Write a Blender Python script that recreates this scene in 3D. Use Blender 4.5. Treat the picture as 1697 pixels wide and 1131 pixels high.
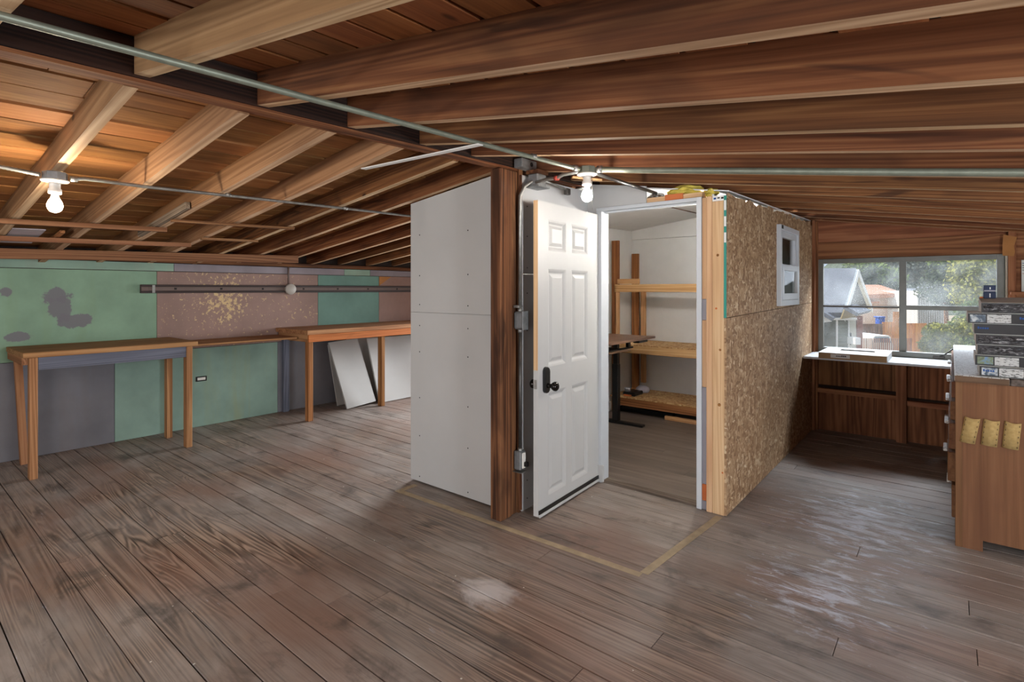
import bpy, bmesh, math, random
from mathutils import Vector, Matrix
random.seed(7)
S = bpy.context.scene
COL = S.collection
for o in list(bpy.data.objects): bpy.data.objects.remove(o)

# ------------------------------------------------------------------ camera
YAW = math.atan(727/887.0); CAMH = 1.475
FW = Vector((-math.sin(YAW), math.cos(YAW), 0)); RT = Vector((math.cos(YAW), math.sin(YAW), 0))
cd = bpy.data.cameras.new('camera'); cam = bpy.data.objects.new('camera', cd); COL.objects.link(cam)
cam.location = (0, 0, CAMH); cam.rotation_euler = (math.pi/2, 0, YAW)
cd.sensor_width = 36; cd.lens = 887/1697*36; cd.shift_y = -85.5/1697; cd.clip_start = .02; cd.clip_end = 400
S.camera = cam
S.view_settings.view_transform = 'Standard'; S.view_settings.look = 'None'
S.view_settings.gamma = 1; S.view_settings.use_curve_mapping = False
S.view_settings.exposure = 0.28

# ------------------------------------------------------------------ world, sun, daylight, rear fill
w = bpy.data.worlds.new('sky'); S.world = w; w.use_nodes = True
bg = w.node_tree.nodes['Background']
bg.inputs['Color'].default_value = (.62, .74, .92, 1); bg.inputs['Strength'].default_value = 1.0
def sun(name, d, e, ang, col):
    l = bpy.data.lights.new(name, 'SUN'); l.energy = e; l.angle = math.radians(ang); l.color = col
    o = bpy.data.objects.new(name, l); COL.objects.link(o)
    o.rotation_euler = Vector(d).to_track_quat('-Z', 'Y').to_euler(); o.location = (0, 0, 9); return o
sun('sun', (.80, .38, -.62), 3.2, 1.0, (1, .93, .80))
sun('bright_sky_sun', (.16, -1, -.42), 4, 62, (.80, .89, 1))
def area(name, loc, d, sx, sy, e, col=(1, 1, 1)):
    l = bpy.data.lights.new(name, 'AREA'); l.shape = 'RECTANGLE'; l.size = sx; l.size_y = sy; l.energy = e; l.color = col
    o = bpy.data.objects.new(name, l); COL.objects.link(o); o.location = loc
    o.rotation_euler = Vector(d).to_track_quat('-Z', 'Z').to_euler(); return o
area('rear_fill_light', (-1.6, -2.92, 1.15), (0, 1, -.08), 3.4, .95, 95, (.95, .97, 1))  # added fill from behind the camera; no rear window is known
area('far_left_window_daylight', (-4.62, 6.62, 1.38), (.42, -1, -.3), 1.8, .8, 130, (.92, .96, 1)).data.spread = math.radians(120)
area('back_window_daylight', (-.4, 7.35, 2.85), (0, -3.2, -2.75), 1.7, .8, 290, (.80, .90, 1))
area('right_window_daylight', (2.72, 1.2, 1.05), (-1, .1, -.22), 2.6, .7, 350, (.84, .92, 1))

# ------------------------------------------------------------------ helpers
WL = {}
def wl(o): return WL.get(o.name, Vector((0, 0, 0)))
def link(o, parent, loc, local=False, rot=None):
    COL.objects.link(o); loc = Vector(loc)
    if rot is not None: o.rotation_euler = rot.to_euler() if hasattr(rot, 'to_euler') else rot
    if parent is not None:
        o.parent = parent; o.location = loc if local else loc - wl(parent)
        WL[o.name] = wl(parent)+loc if local else loc
    else:
        o.location = loc; WL[o.name] = loc
    return o
def tag(o, label=None, cat=None, group=None, kind=None):
    if label: o['label'] = label
    if cat: o['category'] = cat
    if group: o['group'] = group
    if kind: o['kind'] = kind
    return o
def thing(name, label=None, cat=None, loc=(0, 0, 0), rotz=0, group=None, kind=None):
    o = bpy.data.objects.new(name, None); o.empty_display_size = .1
    link(o, None, loc); o.rotation_euler = (0, 0, rotz); return tag(o, label, cat, group, kind)
def mk(name, vs, fs, mat, parent=None, loc=None, local=False, rot=None, smooth=False):
    vs = [Vector(v) for v in vs]
    if loc is None:
        lo = Vector([min(v[i] for v in vs) for i in range(3)]); hi = Vector([max(v[i] for v in vs) for i in range(3)])
        loc = (lo+hi)/2; vs = [v-loc for v in vs]
    me = bpy.data.meshes.new(name); me.from_pydata(vs, [], fs); me.update()
    if mat: me.materials.append(mat)
    if smooth:
        for p in me.polygons: p.use_smooth = True
    return link(bpy.data.objects.new(name, me), parent, loc, local, rot)
BF = [(0, 3, 2, 1), (4, 5, 6, 7), (0, 1, 5, 4), (1, 2, 6, 5), (2, 3, 7, 6), (3, 0, 4, 7)]
def hexa(name, x0, x1, y0, y1, zb, zt, mat, parent=None, rot=None):
    zb = zb if callable(zb) else (lambda x, y, z=zb: z); zt = zt if callable(zt) else (lambda x, y, z=zt: z)
    c = [(x0, y0), (x1, y0), (x1, y1), (x0, y1)]
    vs = [Vector((x, y, zb(x, y))) for x, y in c]+[Vector((x, y, zt(x, y))) for x, y in c]
    if rot is None: return mk(name, vs, BF, mat, parent)
    m = sum(vs, Vector())/8; inv = rot.inverted()
    return mk(name, [inv @ (v-m) for v in vs], BF, mat, parent, m, rot=rot)
RL = Matrix.Rotation(-math.atan(.127), 3, 'Y'); RR_ = Matrix.Rotation(math.atan(.15), 3, 'Y')
def boxbm(d, bev=0, seg=1):
    bm = bmesh.new(); bmesh.ops.create_cube(bm, size=1); bmesh.ops.scale(bm, vec=d, verts=bm.verts)
    if bev: bmesh.ops.bevel(bm, geom=bm.edges[:], offset=bev, segments=seg, affect='EDGES', profile=.6)
    return bm
def ob(name, bm, mat, parent=None, loc=(0, 0, 0), local=False, rot=None, smooth=False):
    me = bpy.data.meshes.new(name); bm.to_mesh(me); bm.free()
    if mat: me.materials.append(mat)
    if smooth:
        for p in me.polygons: p.use_smooth = True
    return link(bpy.data.objects.new(name, me), parent, loc, local, rot)
def axis_of(d): return 'XYZ'[max(range(3), key=lambda i: d[i])]
def M(mat, ax):
    return mat(ax) if callable(mat) else mat
def box(name, a, b, mat, parent=None, bev=.0015, local=False):
    a, b = Vector(a), Vector(b); d = Vector([abs(b[i]-a[i]) for i in range(3)])
    return ob(name, boxbm(d, min(bev, min(d)*.3)), M(mat, axis_of(d)), parent, (a+b)/2, local)
def beam(name, p0, p1, w_, h_, mat, parent=None, up=(0, 0, 1), bev=.002, local=False, roll=0):
    p0, p1 = Vector(p0), Vector(p1); x = (p1-p0); L = x.length; x.normalize(); up = Vector(up)
    y = up.cross(x).normalized(); z = x.cross(y)
    R = Matrix((x, y, z)).transposed()
    if roll: R = R @ Matrix.Rotation(roll, 3, 'X')
    return ob(name, boxbm((L, w_, h_), min(bev, w_*.3, h_*.3)), M(mat, 'X'), parent, (p0+p1)/2, local, R)
def tube(name, pts, r, mat, parent=None, seg=12, local=False, ribs=0):
    pts = [Vector(p) for p in pts]; vs = []; fs = []
    if ribs:
        q = []
        for i in range(len(pts)-1):
            n = max(2, int((pts[i+1]-pts[i]).length/ribs))
            q += [pts[i].lerp(pts[i+1], k/n) for k in range(n)]
        pts = q+[pts[-1]]
    up = Vector((0, 0, 1)) if abs((pts[-1]-pts[0]).normalized().z) < .9 else Vector((1, 0, 0))
    for i, p in enumerate(pts):
        t = (pts[min(i+1, len(pts)-1)]-pts[max(i-1, 0)]).normalized()
        a = up.cross(t)
        if a.length < .05: a = Vector((0, 1, 0)).cross(t)
        a.normalize(); b = t.cross(a); rr = r*(1 if not ribs or i % 2 else .82)
        vs += [p+(a*math.cos(2*math.pi*k/seg)+b*math.sin(2*math.pi*k/seg))*rr for k in range(seg)]
    for i in range(len(pts)-1):
        for k in range(seg):
            k2 = (k+1) % seg; fs.append((i*seg+k, i*seg+k2, (i+1)*seg+k2, (i+1)*seg+k))
    fs.append(tuple(range(seg))[::-1]); fs.append(tuple((len(pts)-1)*seg+k for k in range(seg)))
    if local: return mk(name, vs, fs, mat, parent, (0, 0, 0), True, smooth=True)
    return mk(name, vs, fs, mat, parent, smooth=True)
def lathe(name, prof, mat, loc, parent=None, seg=24, local=False, rot=None, smooth=True):
    vs = []; fs = []; n = len(prof)
    for r, z in prof: vs += [(r*math.cos(2*math.pi*k/seg), r*math.sin(2*math.pi*k/seg), z) for k in range(seg)]
    for i in range(n-1):
        for k in range(seg):
            k2 = (k+1) % seg; fs.append((i*seg+k, i*seg+k2, (i+1)*seg+k2, (i+1)*seg+k))
    fs.append(tuple(range(seg))[::-1]); fs.append(tuple((n-1)*seg+k for k in range(seg)))
    return mk(name, vs, fs, mat, parent, loc, local, rot, smooth)
def copy_tree(o, loc=None, parent=None):
    c = o.copy(); COL.objects.link(c); c.parent = parent
    if loc is not None: c.location = loc
    for ch in list(o.children): copy_tree(ch, None, c)
    return c

# ------------------------------------------------------------------ materials
def lin(c): return tuple(((v/255)/12.92 if v/255 <= .04045 else ((v/255+.055)/1.055)**2.4) for v in c)+(1,)
class N:
    def __init__(s, name, rough=.7, spec=.3, metal=0):
        s.m = bpy.data.materials.new(name); s.m.use_nodes = True; s.t = s.m.node_tree; s.b = s.t.nodes['Principled BSDF']
        s.b.inputs['Roughness'].default_value = rough; s.b.inputs['Metallic'].default_value = metal
        s.b.inputs['Specular IOR Level'].default_value = spec
    def n(s, k, **kw):
        x = s.t.nodes.new('ShaderNode'+k)
        for a, v in kw.items(): setattr(x, a, v)
        return x
    def l(s, a, b): s.t.links.new(a, b)
    def set(s, sock, v):
        if hasattr(v, 'links') or hasattr(v, 'is_linked'): s.l(v, sock)
        else: sock.default_value = v
    def math(s, op, a, b=None, c=None, clamp=False):
        x = s.n('Math', operation=op); x.use_clamp = clamp
        s.set(x.inputs[0], a)
        if b is not None: s.set(x.inputs[1], b)
        if c is not None: s.set(x.inputs[2], c)
        return x.outputs[0]
    def mix(s, f, a, b, mode='MIX'):
        x = s.n('Mix', data_type='RGBA', blend_type=mode); s.set(x.inputs[0], f); s.set(x.inputs[6], a); s.set(x.inputs[7], b); return x.outputs[2]
    def ramp(s, f, stops):
        x = s.n('ValToRGB'); e = x.color_ramp.elements
        while len(e) < len(stops): e.new(.5)
        for el, (p, c) in zip(e, stops): el.position = p; el.color = c if len(c) == 4 else lin(c)
        s.l(f, x.inputs[0]); return x.outputs[0]
    def grey(s, f, a, b):
        x = s.n('MapRange'); x.clamp = True; s.l(f, x.inputs[0]); x.inputs[1].default_value = a; x.inputs[2].default_value = b; return x.outputs[0]
    def coords(s, kind='Object', rnd=True, scale=(1, 1, 1)):
        if kind == 'World': c = s.n('NewGeometry').outputs['Position']
        else: c = s.n('TexCoord').outputs[kind]
        if rnd:
            r = s.n('ObjectInfo').outputs['Random']; cb = s.n('CombineXYZ')
            s.l(s.math('MULTIPLY', r, 91.7), cb.inputs[0]); s.l(s.math('MULTIPLY', r, 53.3), cb.inputs[1]); s.l(s.math('MULTIPLY', r, 37.1), cb.inputs[2])
            a = s.n('VectorMath', operation='ADD'); s.l(c, a.inputs[0]); s.l(cb.outputs[0], a.inputs[1]); c = a.outputs[0]
        m = s.n('Mapping'); m.inputs['Scale'].default_value = scale; s.l(c, m.inputs[0]); return m.outputs[0]
    def noise(s, co, sc, det=4, rough=.55, dist=0, col=False):
        x = s.n('TexNoise'); s.l(co, x.inputs['Vector']); x.inputs['Scale'].default_value = sc; x.inputs['Detail'].default_value = det
        x.inputs['Roughness'].default_value = rough; x.inputs['Distortion'].default_value = dist; return x.outputs['Color' if col else 'Fac']
    def bump(s, f, st=.2, d=.002):
        x = s.n('Bump'); x.inputs['Strength'].default_value = st; x.inputs['Distance'].default_value = d; s.l(f, x.inputs['Height']); s.l(x.outputs[0], s.b.inputs['Normal'])
    def out(s, c): s.set(s.b.inputs['Base Color'], c); return s.m
def plain(name, c, rough=.6, spec=.3, metal=0, var=.06, sc=6, bump=0):
    k = N(name, rough, spec, metal); co = k.coords('Object', True); f = k.noise(co, sc, 5)
    a = tuple(v*(1-var) for v in lin(c)[:3])+(1,); b = tuple(min(1, v*(1+var)) for v in lin(c)[:3])+(1,)
    if bump: k.bump(f, bump)
    return k.out(k.ramp(f, [(.3, a), (.7, b)]))
_wc = {}
def wood(name, dark, mid, light, rough=.75, blotch=.5, blotch_c=None, tint=.25, spec=.2, fine=14, knots=.0, ring=.26, stain=0):
    """returns axis -> material; grain runs along the given local axis"""
    def get(ax):
        if (name, ax) in _wc: return _wc[(name, ax)]
        k = N(name+'_'+ax.lower(), rough, spec); iX = 'XYZ'.index(ax)
        def co(cross, along):
            sc = [float(cross)]*3; sc[iX] = along; return k.coords('Object', True, sc)
        g0 = k.noise(co(fine*6.5, 1.6), 1.0, 2, .6, 0)
        g1 = k.noise(co(fine, .55), 1.0, 3, .6, .4)
        g2 = k.noise(co(fine*.42, .16), 1.0, 2, .45, .5)
        rings = k.math('MULTIPLY_ADD', k.math('SINE', k.math('MULTIPLY', g2, 95.0)), .5, .5)
        f = k.math('ADD', k.math('MULTIPLY', g0, .42), k.math('ADD', k.math('MULTIPLY', g1, .58-ring), k.math('MULTIPLY', rings, ring)))
        c = k.ramp(f, [(.3, dark), (.5, mid), (.7, light)])
        b = k.noise(co(3.2, 1.0), 1.3, 3, .62, .5)
        bc = lin(blotch_c or tuple(v*.45 for v in dark))
        c = k.mix(k.math('MULTIPLY', k.grey(b, .50, .70), blotch), c, bc)
        if stain:
            b2 = k.noise(co(7, .8), 1.0, 3, .6, 1.2); c = k.mix(k.math('MULTIPLY', k.grey(b2, .60, .66), stain), c, bc)
        if knots:
            v = k.n('TexVoronoi'); k.l(co(6.0, 3.2), v.inputs['Vector']); v.inputs['Scale'].default_value = 1.0
            sp = k.n('SeparateColor'); k.l(v.outputs['Color'], sp.inputs[0])
            on = k.math('GREATER_THAN', sp.outputs[0], .8); d = k.math('SUBTRACT', 1.0, k.grey(v.outputs['Distance'], .05, .11))
            c = k.mix(k.math('MULTIPLY', k.math('MULTIPLY', on, d), knots), c, lin(tuple(x*.5 for x in dark)))
        rr = k.n('ObjectInfo').outputs['Random']
        hs = k.n('HueSaturation'); k.l(c, hs.inputs['Color']); k.l(k.math('MULTIPLY_ADD', rr, tint, 1-tint/2), hs.inputs['Value'])
        r2 = k.math('FRACT', k.math('MULTIPLY', rr, 17.31)); k.l(k.math('MULTIPLY_ADD', r2, .012, .4955), hs.inputs['Hue'])
        k.bump(g0, .3, .0012)
        _wc[(name, ax)] = k.out(hs.outputs[0]); return _wc[(name, ax)]
    return get
SHEATH = wood('roof_board_wood', (134, 88, 50), (154, 104, 60), (172, 122, 75), blotch=.45, blotch_c=(50, 33, 24), tint=.5, knots=.7, stain=.2, ring=.08)
SHEATH_R = wood('roof_board_red_wood', (120, 70, 41), (142, 86, 50), (160, 102, 62), blotch=.45, blotch_c=(54, 32, 22), tint=.45, knots=.7, stain=.2, ring=.08)
RAF = wood('rafter_tan_wood', (130, 95, 65), (150, 112, 78), (166, 128, 92), blotch=.3, blotch_c=(88, 60, 42), tint=.22, knots=.8)
RAFR = wood('rafter_red_wood', (78, 46, 27), (114, 70, 42), (146, 100, 63), blotch=.6, blotch_c=(58, 36, 26), tint=.5, knots=.9, stain=.7, ring=.16)
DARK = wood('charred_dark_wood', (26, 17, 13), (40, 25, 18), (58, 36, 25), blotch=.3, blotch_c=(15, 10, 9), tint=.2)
POST = wood('old_post_wood', (66, 40, 26), (100, 62, 40), (134, 90, 60), blotch=.7, blotch_c=(36, 23, 18), tint=.2, stain=.5)
BENCH = wood('bench_wood', (130, 88, 58), (160, 112, 76), (180, 134, 94), blotch=.3, blotch_c=(110, 68, 40), tint=.14)
PINE = wood('raw_pine_wood', (188, 146, 108), (206, 166, 126), (220, 186, 148), blotch=.2, blotch_c=(176, 116, 70), tint=.1, fine=18, knots=.5, ring=.14)
SHELFW = wood('shelf_pine_wood', (176, 128, 84), (200, 154, 108), (216, 176, 132), blotch=.3, blotch_c=(150, 96, 56), tint=.2)
SHELFD = wood('stained_post_wood', (112, 70, 38), (146, 96, 56), (170, 120, 76), blotch=.3, blotch_c=(84, 50, 30), tint=.2)
PLYR = wood('red_brown_plywood', (98, 60, 38), (136, 88, 56), (160, 110, 74), blotch=.5, blotch_c=(74, 40, 24), tint=.14, fine=9, ring=.22)
BOARDR = wood('wall_board_wood', (114, 70, 46), (146, 94, 64), (168, 114, 80), blotch=.45, blotch_c=(86, 48, 30), tint=.2, fine=8)
CABW = wood('cabinet_plywood', (98, 64, 43), (118, 80, 55), (134, 96, 69), blotch=.5, blotch_c=(104, 68, 50), tint=.1, fine=9, ring=.12)
DESKW = wood('desk_laminate', (92, 66, 52), (122, 92, 74), (146, 114, 94), blotch=.2, rough=.35, spec=.5, tint=.06)
STICK = wood('lath_wood', (100, 64, 42), (126, 84, 57), (148, 106, 75), blotch=.3, blotch_c=(80, 46, 34), tint=.2)
GREYP = wood('grey_painted_wood', (84, 86, 96), (98, 100, 112), (110, 112, 124), blotch=.25, blotch_c=(72, 64, 62), tint=.08)

def floor_mat():
    k = N('worn_floor_planks', .5, .45)
    g0 = k.noise(k.coords('Object', True, (1.4, 95, 60)), 1, 2, .6, 0); g1 = k.noise(k.coords('Object', True, (.55, 16, 15)), 1, 3, .62, .6)
    g2 = k.noise(k.coords('Object', True, (.3, 6, 5)), 1, 2, .5, 1.0)
    rings = k.math('MULTIPLY_ADD', k.math('SINE', k.math('MULTIPLY', g2, 130)), .5, .5)
    f = k.math('ADD', k.math('MULTIPLY', g0, .38), k.math('ADD', k.math('MULTIPLY', g1, .30), k.math('MULTIPLY', rings, .32)))
    wood_c = k.ramp(f, [(.27, (54, 44, 37)), (.46, (110, 92, 79)), (.68, (158, 136, 118))])
    paint = k.ramp(k.noise(k.coords('Object', True, (2, 9, 9)), 1.4, 6, .65), [(.3, (124, 114, 107)), (.7, (162, 151, 143))])
    paint = k.mix(k.math('MULTIPLY', k.grey(g0, .5, .3), .35), paint, lin((70, 60, 54)))
    wp = k.coords('World', False); big = k.noise(wp, .85, 4, .62, .6)
    sx_ = k.n('SeparateXYZ'); k.l(k.n('NewGeometry').outputs['Position'], sx_.inputs[0])
    worn = k.math('ADD', big, k.math('MULTIPLY', k.grey(k.math('SUBTRACT', sx_.outputs[1], 2.1), -1.0, 1.6), .13))
    c = k.mix(k.math('MULTIPLY', k.grey(worn, .40, .62), .88), wood_c, paint)
    red = k.noise(k.coords('World', False, (1.1, 1.5, 1)), .9, 4, .5)
    c = k.mix(k.math('MULTIPLY', k.grey(red, .46, .66), .62), c, lin((126, 92, 75)))
    st = k.noise(k.coords('World', False, (1, 1.6, 1)), 3.1, 5, .65, .5)
    c = k.mix(k.math('MULTIPLY', k.grey(st, .55, .70), .72), c, lin((74, 65, 59)))
    # pale scuffs doubling as painted bluish daylight on the right-hand boards and one dusty smear
    sp = k.n('SeparateXYZ'); k.l(k.n('NewGeometry').outputs['Position'], sp.inputs[0])
    def blob(cx, cy, rx, ry):
        dx = k.math('DIVIDE', k.math('SUBTRACT', sp.outputs[0], cx), rx); dy = k.math('DIVIDE', k.math('SUBTRACT', sp.outputs[1], cy), ry)
        return k.math('SUBTRACT', 1.0, k.math('SQRT', k.math('ADD', k.math('MULTIPLY', dx, dx), k.math('MULTIPLY', dy, dy))), clamp=True)
    scuff_daylight = k.noise(k.coords('World', False, (2.6, 8, 1)), 2.3, 7, .75, .5)
    reg = k.math('MAXIMUM', blob(-.45, 4.0, .75, 1.0), blob(-.5, 3.0, .5, .8))
    c = k.mix(k.math('MULTIPLY', k.grey(k.math('MULTIPLY_ADD', reg, .26, scuff_daylight), .65, .80), .75), c, lin((196, 200, 212)))
    smear = k.noise(k.coords('World', False, (1, 2, 1)), 3.2, 6, .7, .4)
    c = k.mix(k.math('MULTIPLY', k.grey(k.math('MULTIPLY_ADD', blob(-1.74, 1.92, .30, .20), .55, smear), .72, .98), .8), c, lin((196, 190, 188)))
    fleck = k.n('TexVoronoi'); k.l(wp, fleck.inputs['Vector']); fleck.inputs['Scale'].default_value = 7.5
    c = k.mix(k.math('LESS_THAN', fleck.outputs['Distance'], .034), c, lin((206, 200, 190)))
    r = k.n('ObjectInfo').outputs['Random']; hs = k.n('HueSaturation'); k.l(c, hs.inputs['Color']); k.l(k.math('MULTIPLY_ADD', r, .22, .89), hs.inputs['Value'])
    k.l(k.math('MULTIPLY_ADD', big, .35, .32), k.b.inputs['Roughness']); k.bump(g0, .28, .0012)
    return k.out(hs.outputs[0])
FLOOR = floor_mat()
def osb_mat(name, cols, dark=.0):
    k = N(name, .72, .25)
    def lay(rot, sc):
        tc = k.coords('World', False); d = k.noise(tc, 9, 2, .5, col=True)
        a = k.n('VectorMath', operation='MULTIPLY_ADD'); k.l(d, a.inputs[0]); a.inputs[1].default_value = (.06, .06, .06); k.l(tc, a.inputs[2])
        m = k.n('Mapping'); k.l(a.outputs[0], m.inputs[0]); m.inputs['Rotation'].default_value = rot; m.inputs['Scale'].default_value = sc
        v = k.n('TexVoronoi'); k.l(m.outputs[0], v.inputs['Vector']); v.inputs['Scale'].default_value = 1
        sep = k.n('SeparateColor'); k.l(v.outputs['Color'], sep.inputs[0]); return sep.outputs[0], v.outputs['Distance']
    a, da = lay((.5, .3, .2), (17, 17, 52)); b, db = lay((-.7, .2, .9), (48, 40, 14)); c_, dc = lay((.2, .8, .4), (15, 46, 46))
    sel = k.noise(k.coords('World', False), 16, 2)
    f = k.mix(k.math('GREATER_THAN', sel, .5), a, b); f = k.mix(k.math('GREATER_THAN', k.noise(k.coords('World', False), 19, 1), .56), f, c_)
    c = k.ramp(f, [(.0, cols[0]), (.45, cols[1]), (.85, cols[2]), (1, cols[3])])
    br = k.noise(k.coords('World', False), 1.3, 3); c = k.mix(k.math('MULTIPLY', k.grey(br, .45, .7), .25), c, lin(cols[0]))
    k.bump(f, .35, .002); return k.out(c)
OSB = osb_mat('oriented_strand_board', [(132, 100, 72), (164, 130, 97), (186, 154, 118), (216, 192, 158)])
OSBL = osb_mat('light_strand_board', [(150, 108, 66), (188, 146, 98), (206, 170, 122), (224, 196, 152)])
def paint_mat(name, base, patches=(), patch_c=(104, 100, 102), sc=6, amp=.9, grime=.35, grime_c=(92, 96, 84), speck=.0, speck_c=(210, 180, 130), speck_at=None):
    k = N(name, .62, .3); co = k.coords('Object', False)
    v = k.noise(k.coords('Object', True), 2.2, 5, .6); c = k.ramp(v, [(.3, tuple(x*.92 for x in base)), (.7, tuple(min(255, x*1.06) for x in base))])
    stv = k.noise(k.coords('Object', True, (5, 5, .5)), 1.2, 4, .6); c = k.mix(k.math('MULTIPLY', k.grey(stv, .52, .75), grime), c, lin(grime_c))
    sp = k.n('SeparateXYZ'); k.l(co, sp.inputs[0]); nz = k.noise(co, sc, 7, .68, .25)
    for (py, pz, ry, rz) in patches:
        dy = k.math('DIVIDE', k.math('SUBTRACT', sp.outputs[1], py), ry); dz = k.math('DIVIDE', k.math('SUBTRACT', sp.outputs[2], pz), rz)
        d = k.math('SQRT', k.math('ADD', k.math('MULTIPLY', dy, dy), k.math('MULTIPLY', dz, dz)))
        d = k.math('ADD', d, k.math('MULTIPLY', k.math('SUBTRACT', nz, .5), amp*4))
        c = k.mix(k.math('MULTIPLY', k.math('SUBTRACT', 1.0, k.grey(d, .85, 1.0)), .92), c, lin(patch_c))
    if speck:
        fl = k.noise(k.coords('Object', True, (1, 1, 1)), 26, 6, .7); py, pz, ry, rz = speck_at
        dy = k.math('DIVIDE', k.math('SUBTRACT', sp.outputs[1], py), ry); dz = k.math('DIVIDE', k.math('SUBTRACT', sp.outputs[2], pz), rz)
        rg = k.math('SUBTRACT', 1.0, k.math('SQRT', k.math('ADD', k.math('MULTIPLY', dy, dy), k.math('MULTIPLY', dz, dz))), clamp=True)
        c = k.mix(k.math('MULTIPLY', k.grey(k.math('MULTIPLY_ADD', rg, .16, fl), .60, .66), speck), c, lin(speck_c))
    k.bump(v, .1); return k.out(c)
DRYW = plain('drywall_paint', (182, 181, 179), .85, .2, var=.05, sc=1.6)
DRYG = plain('drywall_paper_grey', (184, 183, 182), .85, .2, var=.06, sc=2)
WHITE = plain('white_door_paint', (186, 185, 182), .5, .4, var=.03, sc=3)
INW = plain('inner_room_white_paint', (222, 221, 218), .8, .2, var=.03)
JAMB = plain('white_jamb_metal', (192, 195, 198), .45, .4, var=.03)
GREYPL = plain('grey_plastic', (150, 148, 156), .55, .3)
GALV = plain('galvanised_steel', (150, 148, 142), .42, .5, .75, var=.18, sc=30)
GALVG = plain('greenish_conduit_paint', (128, 132, 116), .45, .5, .35, var=.14, sc=20)
DARKST = plain('dark_steel', (82, 78, 74), .45, .5, .6, var=.2, sc=20)
BOXM = plain('grey_steel_box', (138, 140, 140), .45, .5, .6, var=.2, sc=25)
BLACK = plain('black_plastic', (18, 17, 17), .3, .5, var=.1)
BLACKM = plain('black_powder_coat', (20, 20, 21), .45, .4, var=.1)
PORC = plain('white_porcelain', (226, 220, 210), .3, .5, var=.02)
BRONZE = plain('dark_bronze_metal', (30, 25, 21), .22, .6, .6, var=.1)
CARD = plain('brown_cardboard', (168, 138, 104), .8, .2, var=.07, sc=12)
CARDW = plain('white_cardboard', (222, 220, 214), .7, .25, var=.04)
CHIP = plain('tan_cardboard_scrap', (176, 122, 72), .8, .2, var=.1, sc=9)
PAPER = plain('white_paper', (226, 224, 220), .8, .2, var=.02)
INK = plain('dark_ink', (52, 48, 46), .8, .1)
BLUEINK = plain('blue_ink', (38, 78, 140), .6, .2)
NAVY = plain('navy_carton', (32, 44, 74), .5, .35)
BLKC = plain('black_carton', (34, 32, 33), .38, .4, var=.2, sc=14)
TAPE = plain('tan_masking_tape', (164, 146, 120), .75, .2, var=.15, sc=18)
GREENT = plain('teal_edge_tape', (44, 138, 122), .55, .3)
INSUL = plain('yellow_fibreglass', (206, 186, 88), .95, .05, var=.22, sc=22, bump=.8)
ORNG = plain('orange_wood_block', (198, 112, 66), .7, .2)
LAMIN = None
def lam():
    k = N('grey_laminate_floor', .4, .45); co = k.coords('Object', True, (1.2, 12, 12)); f = k.noise(co, 1, 5, .6, .4)
    c = k.ramp(f, [(.25, (88, 77, 69)), (.55, (112, 99, 90)), (.8, (134, 121, 110))]); k.bump(f, .1)
    r = k.n('ObjectInfo').outputs['Random']; hs = k.n('HueSaturation'); k.l(c, hs.inputs['Color']); k.l(k.math('MULTIPLY_ADD', r, .3, .85), hs.inputs['Value'])
    return k.out(hs.outputs[0])
LAMIN = lam()
def foil():
    k = N('shiny_foil', .25, .5, .9); f = k.noise(k.coords('Object', True), 40, 3); k.bump(f, 1, .01); return k.out(lin((190, 190, 188)))
FOIL = foil()
def stitched():
    k = N('tan_sandpaper_pouch', .85, .15); f = k.noise(k.coords('Object', True), 60, 4); return k.out(k.ramp(f, [(.3, (156, 128, 80)), (.7, (178, 150, 98))]))
POUCH = stitched()
def crackle():
    k = N('flaked_white_bench_paint', .55, .4); co = k.coords('World', False)
    v = k.n('TexVoronoi', feature='DISTANCE_TO_EDGE'); v.inputs['Scale'].default_value = 34; k.l(co, v.inputs['Vector'])
    nz = k.noise(co, 16, 6, .7); f = k.math('ADD', k.grey(v.outputs['Distance'], .0, .14), k.math('MULTIPLY', k.math('SUBTRACT', nz, .5), 1.4))
    return k.out(k.ramp(f, [(.05, (120, 108, 96)), (.25, (184, 178, 170)), (.6, (210, 207, 202))]))
CRACK = crackle()
def plast_wrap():
    k = N('crinkled_plastic_wrap', .22, .6); f = k.noise(k.coords('Object', True, (3, 3, 9)), 9, 6, .7, 1.2); k.bump(f, .9, .01)
    return k.out(k.ramp(f, [(.42, (24, 23, 25)), (.56, (72, 70, 72)), (.68, (178, 176, 176))]))
WRAP = plast_wrap()
def photo_print(name, cols):
    k = N(name, .35, .5); f = k.noise(k.coords('Object', True, (1, 1, 1)), 30, 4, .6, .5)
    return k.out(k.ramp(f, [(.3, cols[0]), (.48, cols[1]), (.62, cols[2])]))
PRINTA = photo_print('printed_box_photo', [(24, 28, 34), (70, 86, 102), (186, 190, 190)])
PRINTB = photo_print('printed_box_photo_green', [(60, 66, 58), (112, 124, 92), (98, 128, 158)])
def lab():
    k = N('printed_grey_label', .7, .2); co = k.coords('Object', True); b = k.n('TexNoise'); m = k.n('Mapping'); m.inputs['Scale'].default_value = (60, 60, 160); k.l(co, m.inputs[0]); k.l(m.outputs[0], b.inputs['Vector']); b.inputs['Scale'].default_value = 1
    return k.out(k.ramp(b.outputs['Fac'], [(.36, (96, 94, 92)), (.46, (186, 185, 182)), (1, (200, 199, 196))]))
LABEL = lab()
def bulb_mat(name, c, e):
    k = N(name, .3); k.b.inputs['Emission Color'].default_value = c; k.b.inputs['Emission Strength'].default_value = e; return k.out((.9, .9, .9, 1))
BULB_WARM = bulb_mat('lit_bulb_warm', (1, .86, .66, 1), 400)
BULB_FILL = bulb_mat('fill_bulb_white', (1, .95, .90, 1), 420)  # used only by the added out-of-view fill bulbs
BULB_DOOR = bulb_mat('lit_bulb_door', (1, .94, .86, 1), 210)
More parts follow.
